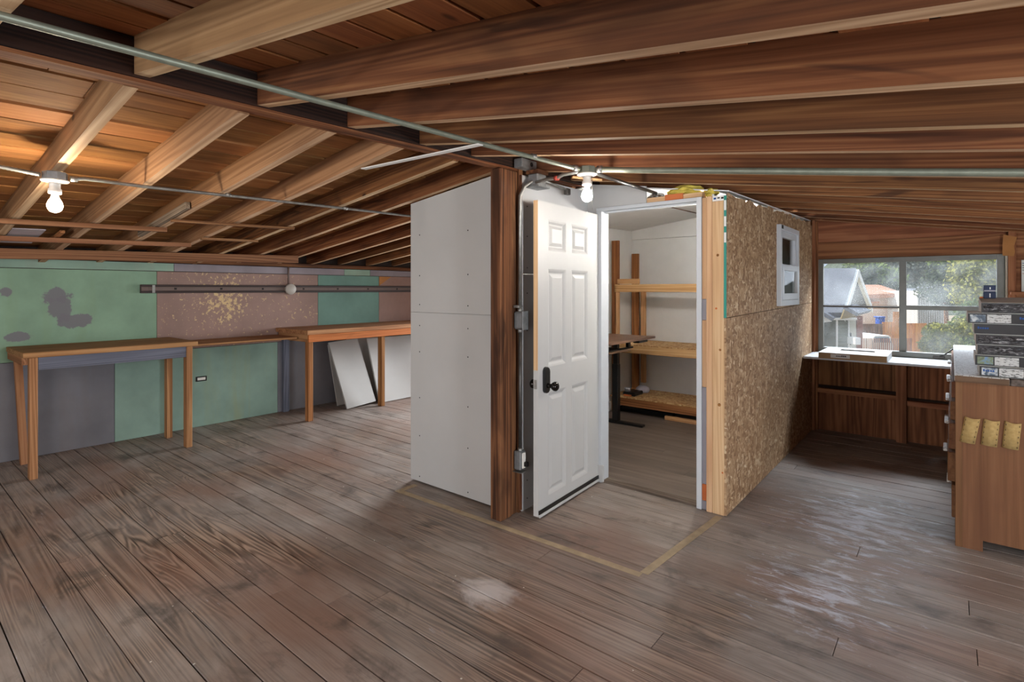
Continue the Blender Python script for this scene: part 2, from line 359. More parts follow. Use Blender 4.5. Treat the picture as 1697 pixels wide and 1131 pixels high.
BULB_IN = bulb_mat('lit_bulb_closet', (1, .96, .90, 1), 900)
def glass(name, dirt=.12, c=(220, 222, 220)):
    m = bpy.data.materials.new(name); m.use_nodes = True; t = m.node_tree; t.nodes.clear()
    o = t.nodes.new('ShaderNodeOutputMaterial'); tr = t.nodes.new('ShaderNodeBsdfTransparent'); gl = t.nodes.new('ShaderNodeBsdfGlossy'); df = t.nodes.new('ShaderNodeBsdfTranslucent')
    gl.inputs['Roughness'].default_value = .02; df.inputs['Color'].default_value = lin(c)
    tc = t.nodes.new('ShaderNodeTexCoord'); nz = t.nodes.new('ShaderNodeTexNoise'); nz.inputs['Scale'].default_value = 3.2; nz.inputs['Detail'].default_value = 5; t.links.new(tc.outputs['Object'], nz.inputs[0])
    mr = t.nodes.new('ShaderNodeMapRange'); mr.inputs[1].default_value = .42; mr.inputs[2].default_value = .75; mr.inputs[3].default_value = dirt*.4; mr.inputs[4].default_value = dirt*2.2; t.links.new(nz.outputs[0], mr.inputs[0])
    m1 = t.nodes.new('ShaderNodeMixShader'); t.links.new(mr.outputs[0], m1.inputs[0]); t.links.new(tr.outputs[0], m1.inputs[1]); t.links.new(df.outputs[0], m1.inputs[2])
    fr = t.nodes.new('ShaderNodeFresnel'); fr.inputs[0].default_value = 1.07
    m2 = t.nodes.new('ShaderNodeMixShader'); t.links.new(fr.outputs[0], m2.inputs[0]); t.links.new(m1.outputs[0], m2.inputs[1]); t.links.new(gl.outputs[0], m2.inputs[2]); t.links.new(m2.outputs[0], o.inputs[0])
    return m
GLASS = glass('dusty_window_glass', .035)
GLASSC = glass('clear_window_glass', .05)
def screen():
    m = bpy.data.materials.new('insect_screen_mesh'); m.use_nodes = True; t = m.node_tree; t.nodes.clear()
    o = t.nodes.new('ShaderNodeOutputMaterial'); tr = t.nodes.new('ShaderNodeBsdfTransparent'); df = t.nodes.new('ShaderNodeBsdfDiffuse'); df.inputs['Color'].default_value = lin((120, 120, 118))
    tc = t.nodes.new('ShaderNodeTexCoord'); sp = t.nodes.new('ShaderNodeSeparateXYZ'); t.links.new(tc.outputs['Object'], sp.inputs[0])
    def ln(s):
        a = t.nodes.new('ShaderNodeMath'); a.operation = 'MULTIPLY'; t.links.new(s, a.inputs[0]); a.inputs[1].default_value = 1/.011
        b = t.nodes.new('ShaderNodeMath'); b.operation = 'FRACT'; t.links.new(a.outputs[0], b.inputs[0])
        c = t.nodes.new('ShaderNodeMath'); c.operation = 'LESS_THAN'; t.links.new(b.outputs[0], c.inputs[0]); c.inputs[1].default_value = .16; return c.outputs[0]
    mx = t.nodes.new('ShaderNodeMath'); mx.operation = 'MAXIMUM'; t.links.new(ln(sp.outputs[0]), mx.inputs[0]); t.links.new(ln(sp.outputs[2]), mx.inputs[1])
    k = t.nodes.new('ShaderNodeMath'); k.operation = 'MULTIPLY'; t.links.new(mx.outputs[0], k.inputs[0]); k.inputs[1].default_value = .65
    ms = t.nodes.new('ShaderNodeMixShader'); t.links.new(k.outputs[0], ms.inputs[0]); t.links.new(tr.outputs[0], ms.inputs[1]); t.links.new(df.outputs[0], ms.inputs[2]); t.links.new(ms.outputs[0], o.inputs[0]); return m
SCREEN = screen()

# ------------------------------------------------------------------ roof planes
SL, SR, G = .127, .15, .025
def zl(x, y): return 2.2+SL*(x+2.25)+G*y            # underside of the left rafters
def zr(x, y): return 2.21-SR*(x+2.2)+G*y            # underside of the right rafters
RD = .135
XL, XR, YF, YB = -6.24, 2.62, -2.8, 6.42

# ---- floor: boards run along x
fl = thing('floor', 'worn grey-brown plank floor of the whole attic', 'floor', kind='structure')
box('subfloor', (XL-.3, YF-.2, -.3), (XR+.2, YB+.2, -.026), plain('dark_subfloor', (16, 13, 11)), fl, 0)
y = YF-.05; row = 0
while y < YB+.02:
    wd = random.choice([.128, .134, .14, .146, .15]); y1 = min(y+wd, YB+.06)
    cuts = [XL-.05]; x = XL-.05+random.uniform(1.4, 4.2)
    while x < XR-.8: cuts.append(x); x += random.uniform(2.6, 4.6)
    cuts.append(XR+.05)
    for a, b in zip(cuts, cuts[1:]):
        z = random.uniform(-.0015, .001); g = random.uniform(.0016, .0036)
        box('floor_plank', (a+.0012, y+g, -.025), (b-.0012, y1-g, z), FLOOR, fl, .0016)
    y = y1; row += 1

# ---- ceiling: roof boards, rafters, ridge
ce = thing('ceiling', 'sloping wooden roof of bare rafters and board sheathing', 'ceiling', kind='structure')
random.seed(3)
def roof_boards(x0, x1, zf, mat, step):
    x = x0; sg = 1 if step > 0 else -1
    while (x-x1)*sg < 0:
        wd = .186+random.uniform(-.004, .004); xa, xb = sorted((x+sg*.010, x+sg*(wd-.010)))
        y = YF-.1+random.uniform(-2, 0)
        while y < YB+.2:
            L = random.uniform(2.4, 4.8); ya, yb = max(y, YF-.1), min(y+L, YB+.15); dz = random.uniform(-.003, .003)
            if yb-ya > .1 and ya < YB:
                hexa('roof_board', xa, xb, ya+.002, yb-.002, lambda X, Y: zf(X, Y)+RD+dz, lambda X, Y: zf(X, Y)+RD+.02, mat('Y'), ce)
            y += L
        x += sg*wd
roof_boards(-2.255, XL-.3, zl, SHEATH, -1)
roof_boards(-2.25, XR+.3, zr, SHEATH_R, 1)
shell = plain('roof_felt', (12, 10, 9))
hexa('roof_felt', XL-.6, -2.2, YF-.4, YB+.2, lambda X, Y: zl(X, Y)+RD+.024, lambda X, Y: zl(X, Y)+RD+.1, shell, ce)
hexa('roof_felt', -2.26, XR+.5, YF-.4, YB+.2, lambda X, Y: zr(X, Y)+RD+.024, lambda X, Y: zr(X, Y)+RD+.1, shell, ce)
LY = [.60-.42*k for k in range(8, 0, -1)]+[.602, 1.003, 1.42, 1.835, 2.25, 2.665, 3.13, 3.56, 4.0, 4.44, 4.88, 5.32, 5.76, 6.2]
RY = [.61-.42*k for k in range(8, 0, -1)]+[.61, 1.04, 1.465, 1.91, 2.31, 2.88, 3.39, 3.82, 4.40, 4.92, 5.35, 5.93, 6.36]
EDGE = wood('rafter_pale_lit_underside', (168, 132, 98), (196, 160, 124), (214, 182, 146), blotch=.25, blotch_c=(108, 72, 50), tint=.15)  # paler tan undersides, with light from below painted into the colour
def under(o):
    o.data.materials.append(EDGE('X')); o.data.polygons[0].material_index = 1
for i, yy in enumerate(LY):
    j = random.uniform(-.006, .006)
    if yy > 1.5 and i % 2 == 0: mt = RAFR
    elif yy > 2.2: mt = RAFR
    else: mt = RAF
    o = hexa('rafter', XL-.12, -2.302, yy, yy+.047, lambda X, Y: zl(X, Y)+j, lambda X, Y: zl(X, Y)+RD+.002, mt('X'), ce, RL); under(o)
for i, yy in enumerate(RY):
    j = random.uniform(-.005, .005)
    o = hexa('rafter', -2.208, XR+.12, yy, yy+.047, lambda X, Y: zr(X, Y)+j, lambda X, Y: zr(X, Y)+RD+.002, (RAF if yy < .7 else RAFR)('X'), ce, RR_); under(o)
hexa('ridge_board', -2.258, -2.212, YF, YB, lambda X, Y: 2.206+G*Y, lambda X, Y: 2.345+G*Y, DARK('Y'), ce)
hexa('ridge_board', -2.304, -2.26, YF, YB, lambda X, Y: 2.197+G*Y, lambda X, Y: 2.345+G*Y, RAFR('Y'), ce)
hexa('ridge_lath', -2.257, -2.214, YF, 2.8, lambda X, Y: 2.19+G*Y, lambda X, Y: 2.204+G*Y, RAFR('Y'), ce)

# ---- shell walls
SHELLW = wood('bare_wall_boards', (96, 60, 38), (124, 80, 52), (146, 100, 68), tint=.1)
wr = thing('wall_right', 'low wooden wall under the right eave', 'wall', kind='structure')
def wall_open_x(parent, x0, x1, ylo, yhi, ops, mat, ztop=2.6):     # wall in plane x, openings (y0,y1,z0,z1)
    ys = sorted({ylo, yhi, *[o[0] for o in ops], *[o[1] for o in ops]})
    for a, b in zip(ys, ys[1:]):
        o = next((o for o in ops if o[0] <= a and b <= o[1]), None)
        if o: box('wall_section', (x0, a, -.3), (x1, b, o[2]), mat, parent, 0); box('wall_section', (x0, a, o[3]), (x1, b, ztop), mat, parent, 0)
        else: box('wall_section', (x0, a, -.3), (x1, b, ztop), mat, parent, 0)
def wall_open_y(parent, y0, y1, xlo, xhi, ops, mat, ztop=2.6):
    xs = sorted({xlo, xhi, *[o[0] for o in ops], *[o[1] for o in ops]})
    for a, b in zip(xs, xs[1:]):
        o = next((o for o in ops if o[0] <= a and b <= o[1]), None)
        if o: box('wall_section', (a, y0, -.3), (b, y1, o[2]), mat, parent, 0); box('wall_section', (a, y0, o[3]), (b, y1, ztop), mat, parent, 0)
        else: box('wall_section', (a, y0, -.3), (b, y1, ztop), mat, parent, 0)
wall_open_x(wr, XR, XR+.08, YF-.1, YB+.1, [(-.1, 2.5, .7, 1.35)], SHELLW, 1.78)
wf = thing('wall_front', 'boarded gable wall behind the viewpoint', 'wall', kind='structure')
wall_open_y(wf, YF-.08, YF, XL-.1, XR+.1, [(-3.3, .1, .66, 1.64)], SHELLW, 2.35)
wb = thing('wall_back', 'gable wall of red-brown boards and plywood around the wide window', 'wall', kind='structure')
WX0, WX1, WZ0, WZ1 = -1.09, .372, .828, 1.79
wall_open_y(wb, YB+.03, YB+.11, XL-.1, XR+.1, [(-5.55, -3.7, .9, 1.78), (WX0, WX1, WZ0, WZ1)], SHELLW, 2.5)

# ---- knee wall on the left with painted panels
wk = thing('wall_left', 'low knee wall of green, pink and grey painted panels', 'wall', kind='structure')
hexa('wall_backing', XL-.12, XL-.012, YF-.1, YB+.1, -.3, lambda x, y: zl(x, y)+RD, plain('knee_wall_backing', (52, 40, 34)), wk)
P_GREEN = paint_mat('green_wall_paint', (126, 153, 128), [(.46, .17, .12, .07), (.50, .06, .10, .14), (.58, -.07, .13, .07), (.21, -.19, .09, .04), (.14, .20, .04, .04)], (112, 108, 112), 8, .62, .3, (122, 144, 106))
P_PINK = paint_mat('dusty_pink_wall_paint', (146, 118, 107), [], speck=.9, speck_at=(-.26, .12, .36, .42), grime=.25, grime_c=(128, 98, 88))
P_PINK2 = paint_mat('plain_pink_wall_paint', (150, 120, 108), grime=.25, grime_c=(136, 104, 88))
P_TEAL = paint_mat('teal_wall_paint', (106, 140, 127), grime=.3, grime_c=(92, 118, 104))
P_LTEAL = paint_mat('pale_teal_lower_paint', (130, 154, 140), grime=.6, grime_c=(140, 148, 112))
P_SLATE = paint_mat('slate_grey_paint', (112, 110, 114), grime=.4, grime_c=(112, 100, 92))
P_TRIMG = paint_mat('pale_green_trim_paint', (142, 166, 146), grime=.3, grime_c=(150, 140, 128))
P_TRIMV = paint_mat('mauve_grey_trim_paint', (140, 130, 134), grime=.3, grime_c=(112, 100, 96))
def kpan(name, y0, y1, z0, z1, mat, pr=0): box(name, (XL-.012, y0+.002, z0+.002), (XL+pr, y1-.002, z1-.002), mat, wk, .001)
for a, b, m in [(YF, -.6, P_PINK2), (-.6, 1.919, P_GREEN), (1.919, 3.711, P_PINK), (3.711, 4.651, P_TEAL), (4.651, YB, P_PINK2)]:
    kpan('upper_panel', a, b, .846, 1.66, m)
for a, b, m in [(YF, -.9, P_LTEAL), (-.9, 1.564, P_SLATE), (1.564, 3.181, P_LTEAL), (3.181, 4.6, P_SLATE), (4.6, YB, P_LTEAL)]:
    kpan('lower_panel', a, b, .0, .846, m, .001)
for a, b, m in [(YF, 2.072, P_TRIMG), (2.072, 4.09, P_TRIMV), (4.09, 4.5, P_TRIMG), (4.5, YB, P_TRIMV)]:
    kpan('trim_strip', a, b, 1.662, 1.745, m, .006)
box('wall_plate', (XL-.06, YF, 1.748), (XL+.09, YB, 1.79), RAFR, wk, .003)
box('wall_stud', (XL+.0, 3.23, .0), (XL+.05, 3.30, .90), GREYP, wk)
mk('torn_panel_corner', [(XL+.001, 4.655, 1.655), (XL+.001, 4.86, 1.655), (XL+.001, 4.655, 1.53), (XL+.004, 4.655, 1.655), (XL+.004, 4.86, 1.655), (XL+.004, 4.655, 1.53)], [(0, 1, 2), (3, 5, 4), (0, 3, 4, 1), (1, 4, 5, 2), (2, 5, 3, 0)], CHIP, wk)
ot = thing('wall_outlet', 'small horizontal electrical outlet on the teal lower wall panel', 'outlet', (XL+.001, 2.335, .51))
box('outlet_plate', (XL+.002, 2.28, .487), (XL+.006, 2.39, .54), INK, ot, .002); box('receptacle', (XL+.006, 2.295, .5), (XL+.011, 2.375, .528), PORC, ot, .003)

# ---- partition walls round the white closet
PY = 2.71; PXL = -3.235
wp = thing('wall_partition', 'white drywall partition facing the viewer left of the dark post', 'wall', kind='structure')
def top_l(x, y): return zl(x, y)-.006
hexa('drywall_sheet', PXL, -2.285, PY, PY+.013, 0.012, 1.30, DRYW, wp)
hexa('drywall_sheet', PXL, -2.285, PY, PY+.013, 1.302, top_l, DRYW, wp)
hexa('drywall_sheet', PXL, PXL+.013, PY+.014, YB, .012, top_l, DRYW, wp)
hexa('inner_lining', PXL+.014, -2.285, PY+.06, PY+.075, .0, top_l, INW, wp)
for z in (.02, .33, .62, .97, 1.17, 1.33, 1.55, 1.86): # screws, two rows
    for x in (-3.13, -2.62):
        if z < zl(x, PY)-.1: lathe('screw_head', [(.0045, 0), (.0045, .0015)], INK, (x, PY-.001, z+.03), wp, 8, rot=Matrix.Rotation(math.pi/2, 3, 'X'))
# side wall along y behind the open door
SX = -2.19; DY = 3.60
ws = thing('wall_partition_side', 'grey-white drywall side wall behind the open door', 'wall', kind='structure')
hexa('drywall_sheet', SX-.012, SX, 2.775, DY, 0.01, 1.575, DRYG, ws)
hexa('drywall_sheet', SX-.012, SX, 2.775, DY, 1.579, lambda x, y: 2.232+.004*(y-2.77), DRYG, ws)
hexa('stud', SX-.09, SX-.013, 2.76, 2.80, 0, lambda x, y: zr(x, y)-.004, POST('Z'), ws)
hexa('edge_strip', SX-.012, SX+.002, 2.763, 2.7745, 0.02, 2.23, POST('Z'), ws)
for z in (.08, .2, 1.2, 1.45, 1.62, 1.83, 2.03):
    lathe('screw_head', [(.0045, 0), (.0045, .0015)], INK, (SX+.0015, 2.83, z), ws, 8, rot=Matrix.Rotation(math.pi/2, 3, 'Y'))
# front wall of the closet with the doorway
DX0, DX1, DZ = -2.06, -1.325, 2.072
wd_ = thing('wall_partition_door', 'doorway wall of the closet with white jambs and pine studs', 'wall', kind='structure')
hexa('drywall_over_door', SX, -1.70, DY, DY+.013, 2.085, lambda x, y: zr(x, y)-.004, DRYW, wd_)
box('door_header', (-1.70, DY+.012, 2.098), (-1.30, DY+.05, 2.135), PINE, wd_); box('door_header', (-1.9, DY+.05, 2.10), (-1.30, DY+.09, 2.14), PINE, wd_)
box('end_block', (-1.56, DY+.004, 2.1), (-1.43, DY+.05, 2.142), ORNG, wd_)
box('door_jamb', (-2.105, DY-.012, 0), (DX0, DY+.10, DZ+.025), JAMB, wd_); box('door_jamb', (-1.325, DY-.024, 0.0), (-1.292, DY+.10, DZ+.025), JAMB, wd_)
box('door_head_jamb', (-2.105, DY-.013, DZ), (-1.292, DY+.10, DZ+.026), JAMB, wd_); box('door_stop', (DX0, DY+.03, DZ-.012), (-1.325, DY+.07, DZ), JAMB, wd_)
hexa('drywall_strip', SX, -2.105, DY, DY+.013, 0.01, 2.085, DRYW, wd_)
box('baseboard_block', (-2.10, DY-.02, 0.01), (-2.04, DY-.004, .135), WHITE, wd_); box('baseboard_end', (-2.112, DY-.024, .01), (-2.10, DY-.004, .13), SHELFW, wd_)
for z0, z1, m in [(.0, .06, GREYPL), (.06, .17, ORNG), (.17, .82, GREYPL), (.82, 1.27, PINE), (1.27, 1.41, GREYPL), (1.41, 2.09, PINE)]:
    box('jamb_shim', (-1.291, DY-.012, z0+.001), (-1.256, DY+.05, z1-.001), m, wd_)
box('pine_stud', (-1.255, DY-.035, 0), (-1.217, DY+.055, 2.092), PINE, wd_, .003)
box('pine_stud', (-1.216, DY-.035, 0), (-1.138, DY+.003, 2.055), PINE, wd_, .003)
box('lumber_tag', (-1.214, DY-.0365, 2.055), (-1.139, DY-.005, 2.09), PAPER, wd_, .0005)
for k in range(3): box('tag_print', (-1.206+.024*k, DY-.0375, 2.066+.004*(k % 2)), (-1.19+.024*k, DY-.0364, 2.078), INK if k else BLUEINK, wd_, 0)
for x, z, r in [(-1.165, 1.08, .008), (-1.17, .72, .011), (-1.15, .28, .006), (-1.19, 1.35, .007), (-1.18, 1.7, .009)]:
    lathe('wood_knot', [(r, 0), (r*.9, .001)], ORNG if r < .008 else SHELFD('Z'), (x, DY-.0352, z), wd_, 12, rot=Matrix.Rotation(math.pi/2, 3, 'X'))
box('threshold', (-2.06, DY+.0, .0005), (-1.325, DY+.075, .014), wood('threshold_wood', (70, 58, 50), (96, 82, 72), (112, 98, 88)), wd_)
# OSB wall facing right
OX = -1.125
wo = thing('wall_partition_board', 'strand board wall of the closet facing the window aisle', 'wall', kind='structure')
def osb_seam(x, y): return 1.288+.0172*(y-3.58)
def osb_top(y): return 2.068+.028*(y-3.58)
W2 = (4.86, 5.555, 1.335, 2.02)
hexa('board_sheet', OX-.012, OX, DY-.035, W2[0], .004, lambda x, y: osb_seam(x, y), OSB, wo)
hexa('board_sheet', OX-.012, OX, W2[0], YB-.09, .004, lambda x, y: osb_seam(x, y), OSB, wo)
hexa('board_sheet', OX-.012, OX, DY-.035, W2[0], lambda x, y: osb_seam(x, y)+.004, lambda x, y: osb_top(y), OSB, wo)
hexa('board_sheet', OX-.012, OX, W2[1], YB-.09, lambda x, y: osb_seam(x, y)+.004, lambda x, y: osb_top(y), OSB, wo)
hexa('board_sheet', OX-.012, OX, W2[0], W2[1], lambda x, y: osb_seam(x, y)+.004, lambda x, y: W2[2]+.0, OSB, wo)
hexa('board_sheet', OX-.012, OX, W2[0], W2[1], W2[3], lambda x, y: osb_top(y), OSB, wo)
random.seed(11); ty = DY
while ty < 6.2:      # ragged torn top edge
    L = random.uniform(.08, .3); hexa('torn_edge', OX-.011, OX-.001, ty, min(ty+L, 6.32), lambda x, y: osb_top(y), lambda x, y: osb_top(y)+random.uniform(.0, .045), OSB, wo); ty += L
box('edge_tape', (OX-.015, DY-.0385, 1.29), (OX+.0015, DY-.0355, 2.085), GREENT, wo, 0); 
for k in range(3): box('edge_tape_patch', (OX-.013, DY-.0395, 1.78+.105*k), (OX, DY-.0388, 1.845+.105*k), PAPER, wo, 0)
box('inner_lining', (OX-.125, DY+.06, .0), (OX-.11, W2[0]-.02, 2.12), INW, wo, 0); box('inner_lining', (OX-.125, W2[1]+.02, .0), (OX-.11, YB-.09, 2.14), INW, wo, 0)
box('inner_lining', (OX-.125, W2[0]-.02, .0), (OX-.11, W2[1]+.02, W2[2]), INW, wo, 0)
# closet interior
wi = thing('wall_closet_back', 'white painted back wall inside the closet', 'wall', kind='structure')
hexa('wall_lining', PXL+.013, OX-.11, YB-.09, YB-.07, 0, 2.11, INW, wi); hexa('wall_soffit', PXL+.013, OX-.11, YB-.115, YB-.07, 2.113, 2.36, INW, wi)
wil = thing('wall_closet_left', 'white painted left wall inside the closet', 'wall', kind='structure')
hexa('wall_lining', PXL+.045, PXL+.06, PY+.07, YB-.09, 0, top_l, INW, wil)
bb = thing('baseboard_left', 'white baseboard at the foot of the closet left wall', 'baseboard', kind='structure')
box('baseboard', (PXL+.061, DY+.2, .016), (PXL+.074, YB-.1, .125), WHITE, bb, .003)
ci = thing('ceiling_closet', 'white drywall ceiling inside the closet', 'ceiling', kind='structure')
hexa('ceiling_sheet', PXL+.013, -2.25, DY+.02, YB-.07, lambda x, y: zl(x, y)-.016, lambda x, y: zl(x, y)-.008, INW, ci)
hexa('ceiling_sheet', -2.25, OX-.014, DY+.06, YB-.07, lambda x, y: zr(x, y)-.016, lambda x, y: zr(x, y)-.008, INW, ci)
fi = thing('floor_closet', 'dark grey-brown laminate floor inside the closet', 'floor', kind='structure')
random.seed(5)
for r in range(19):
    y0 = DY+.076+r*.143; y1 = min(y0+.1425, YB-.09); x = PXL+.06-random.uniform(0, .9)
    if y1 <= y0: break
    while x < OX-.126:
        a, b = max(x, PXL+.06), min(x+1.2, OX-.126)
        if b-a > .03: box('laminate_plank', (a+.0004, y0, .001), (b-.0004, y1, .014), LAMIN, fi, .0006)
        x += 1.2
# post
po = thing('support_post', 'dark weathered wooden post under the ridge at the partition corner', 'post', (-2.245, 2.63, 0))
box('post', (-2.292, 2.574, 0), (-2.203, 2.69, 2.250), POST, po, .006); box('filler_stud', (-2.292, 2.691, 0), (-2.215, 2.757, 2.252), POST, po, .004)

# ---- window wall details
ANG = YB
for z0, z1 in [(1.795, 1.965), (1.968, 2.30)]:
    o = hexa('header_board', -1.15, .38, YB-.015 if z0 < 1.9 else YB-.004, YB+.03, z0, z1 if z0 < 1.9 else (lambda x, y: zr(x, y)+.12), BOARDR('X'), wb)
box('corner_stud', (-1.124, YB-.085, 0), (-1.10, YB+.02, 2.20), BOARDR, wb); box('corner_stud', (-1.10, YB-.03, .0), (-1.08, YB+.02, 2.19), PLYR, wb)
box('side_jamb', (.373, YB-.03, .84), (.388, YB+.06, 1.79), plain('cream_window_casing', (190, 178, 160)), wb)
box('king_stud', (.389, YB-.05, 0), (.44, YB+.02, 2.05), BOARDR, wb)
PZ = YB+.012
box('plywood_panel', (-1.08, PZ-.006, .475), (-.408, PZ, .79), PLYR('Z'), wb); box('plywood_panel', (-1.08, PZ-.006, 0), (-.408, PZ, .40), PLYR('Z'), wb)
box('plywood_panel', (-.325, PZ-.006, .43), (.36, PZ, .79), PLYR('Z'), wb); box('plywood_panel', (-.325, PZ-.006, 0), (.36, PZ, .36), PLYR('Z'), wb)
box('blocking', (-1.08, YB-.06, .40), (-.408, PZ, .445), BOARDR, wb); box('blocking', (-.325, YB-.06, .36), (.36, PZ, .405), BOARDR, wb)
box('backing_strip', (-1.08, PZ-.004, .445), (-.408, PZ+.002, .475), DARK, wb); box('backing_strip', (-.325, PZ-.004, .405), (.36, PZ+.002, .43), DARK, wb)
box('wall_stud', (-.408, YB-.08, 0), (-.327, PZ, .79), BOARDR, wb)
box('window_ledge', (-1.12, 5.87, .798), (.012, YB-.031, .82), plain('white_ledge_paint', (206, 208, 212), .4, .5, var=.12, sc=9), wb, .004)
box('right_upper_board', (.42, YB-.012, 1.32), (1.6, YB+.02, 2.1), BOARDR, wb); box('right_shelf', (.40, YB-.14, 1.43), (1.4, YB-.013, 1.455), BOARDR, wb); box('right_lower_board', (.42, YB-.012, 0), (1.6, YB+.02, 1.3), PLYR, wb)

# ------------------------------------------------------------------ windows and door
ALU = plain('weathered_aluminium', (120, 120, 114), .5, .4, .3, var=.12, sc=10)
w1 = thing('window_1', 'wide four-pane metal window looking out over neighbouring houses', 'window', kind='structure')
yf0, yf1 = YB+.0, YB+.05
MX, MZ = -.36, 1.302
box('frame', (WX0, yf0, WZ0), (WX0+.055, yf1, WZ1), ALU, w1); box('frame', (WX1-.055, yf0, WZ0), (WX1, yf1, WZ1), ALU, w1)
box('frame', (WX0+.055, yf0, WZ1-.045), (WX1-.055, yf1, WZ1), ALU, w1); box('frame', (WX0+.055, yf0-.03, WZ0), (WX1-.055, yf1, WZ0+.045), ALU, w1)
box('mullion', (MX-.028, yf0, WZ0+.045), (MX+.028, yf1, WZ1-.045), ALU, w1)
box('glazing_bar', (WX0+.055, yf0+.005, MZ-.01), (MX-.028, yf1-.01, MZ+.008), DARKST, w1); box('glazing_bar', (MX+.028, yf0, MZ-.024), (WX1-.055, yf1-.01, MZ+.02), ALU, w1)
for a, b in ((WX0+.055, MX-.028), (MX+.028, WX1-.055)):
    for c, d in ((WZ0+.045, MZ-.022), (MZ+.018, WZ1-.045)):
        box('pane', (a, yf1-.008, c), (b, yf1-.005, d), GLASS, w1, 0)
    mk('insect_screen', [(a, yf1-.001, WZ0+.045), (b, yf1-.001, WZ0+.045), (b, yf1-.001, WZ1-.045), (a, yf1-.001, WZ1-.045)], [(0, 1, 2, 3)], SCREEN, w1)
box('sill', (WX0, YB-.03, WZ0-.03), (WX1, YB+.06, WZ0), ALU, w1)
tube('crank_handle', [(-.08, YB-.028, WZ0+.02), (-.04, YB-.045, WZ0+.045), (.015, YB-.05, WZ0+.10)], .006, DARKST, w1, 8)
box('crank_base', (-.13, YB-.035, WZ0+.002), (-.04, YB-.005, WZ0+.025), DARKST, w1, .005)
w2 = thing('window_2', 'small white vinyl sash window in the strand board wall', 'window', kind='structure')
VIN = plain('white_vinyl', (206, 210, 214), .4, .4, var=.03)
a, b, c, d = W2; xf0, xf1 = OX-.09, OX+.035
box('frame', (xf0, a, c), (xf1, a+.045, d), VIN, w2, .003); box('frame', (xf0, b-.045, c), (xf1, b, d), VIN, w2, .003)
box('frame', (xf0, a+.045, d-.045), (xf1, b-.045, d), VIN, w2, .003); box('frame', (xf0, a+.045, c), (xf1, b-.045, c+.05), VIN, w2, .003)
mz = (c+d)/2-.02
def sash(z0, z1, x0, x1):
    s_ = box('sash', (x0, a+.046, z0), (x1, a+.10, z1), VIN, w2, .002); box('sash', (x0, b-.10, z0), (x1, b-.046, z1), VIN, w2, .002)
    box('sash_rail', (x0, a+.10, z0), (x1, b-.10, z0+.055), VIN, w2, .002); box('sash_rail', (x0, a+.10, z1-.05), (x1, b-.10, z1), VIN, w2, .002)
    box('pane', ((x0+x1)/2-.003, a+.10, z0+.055), ((x0+x1)/2+.003, b-.10, z1-.05), GLASSC, s_, 0)
sash(mz-.02, d-.046, xf1-.05, xf1-.015); sash(c+.051, mz+.03, xf1-.03, xf1+.004)
box('corner_clip', (xf1, a+.02, d-.035), (xf1+.003, a+.07, d-.005), INK, w2, .001)

dr = thing('door_1', 'white six-panel door standing open with a black keypad knob', 'door', (-2.085, DY-.01, 0), math.atan2(-.84, .045), kind='structure')
xs = [0, .175, .413, .49, .72, .84]; zs = [.018, .12, .80, .965, 1.61, 1.73, 1.935, 2.048]
vs = []; fs = []; T = -.035
for z in zs:
    for x in xs: vs.append((x, 0, z))
nx = len(xs)
for j in range(len(zs)-1):
    for i in range(nx-1):
        if not (i in (1, 3) and j in (1, 3, 5)): fs.append((j*nx+i, j*nx+i+1, (j+1)*nx+i+1, (j+1)*nx+i)[::-1])
q = len(vs); vs += [(0, T, zs[0]), (.84, T, zs[0]), (.84, T, zs[-1]), (0, T, zs[-1])]
fs.append((q, q+1, q+2, q+3))
e = lambda i, j: j*nx+i
fs.append(tuple([q, *[e(0, j) for j in range(len(zs))], q+3][::-1])); fs.append(tuple([q+1, *[e(nx-1, j) for j in range(len(zs))], q+2]))
fs.append(tuple([q, *[e(i, 0) for i in range(nx)], q+1])); fs.append(tuple([q+3, *[e(i, len(zs)-1) for i in range(nx)], q+2][::-1]))
mk('door_leaf', vs, fs, WHITE, dr, (0, 0, 0), True)
for i in (1, 3):
    for j in (1, 3, 5):
        x0, x1, z0, z1 = xs[i], xs[i+1], zs[j], zs[j+1]; V = []; Fc = []
        for o_, dp in ((0, 0), (.012, -.004), (.026, -.013), (.034, -.013), (.055, -.004), (.058, -.0035)):
            V += [(x0+o_, dp, z0+o_), (x1-o_, dp, z0+o_), (x1-o_, dp, z1-o_), (x0+o_, dp, z1-o_)]
        for r in range(5):
            for k in range(4): Fc.append((r*4+k, r*4+(k+1) % 4, (r+1)*4+(k+1) % 4, (r+1)*4+k)[::-1])
        Fc.append((20, 21, 22, 23)[::-1]); mk('door_panel', V, Fc, WHITE, dr, (0, 0, 0), True)
box('edge_strip', (.8402, T+.001, .955), (.8412, -.001, 2.047), PINE, dr, 0, True)
box('door_sweep', (.005, .0005, .03), (.835, .007, .056), BLACK, dr, .001, True); box('sweep_lip', (.005, .0, .012), (.835, .012, .03), WHITE, dr, .002, True)
lk = thing('keypad_lock'); 
lk.parent = dr; lk.location = (.755, 0, .885); WL[lk.name] = Vector((0, 0, 0))
prof = []
for k in range(24):
    t = 2*math.pi*k/24; prof.append((.031*math.cos(t), (.055 if math.sin(t) >= 0 else -.055)+.031*math.sin(t)))
n_ = len(prof)
mk('lock_plate', [(x, .0, z) for x, z in prof]+[(x, .016, z) for x, z in prof]+[(x*.86, .022, z*.95) for x, z in prof],
   [tuple(range(n_))]+[(r*n_+k, r*n_+(k+1) % n_, (r+1)*n_+(k+1) % n_, (r+1)*n_+k)[::-1] for r in (0, 1) for k in range(n_)]+[tuple(range(2*n_, 3*n_))[::-1]], BLACK, lk, (0, 0, 0), True)
KN = [(.018, 0), (.014, .012), (.013, .03), (.024, .038), (.031, .052), (.030, .066), (.020, .075), (.004, .077)]
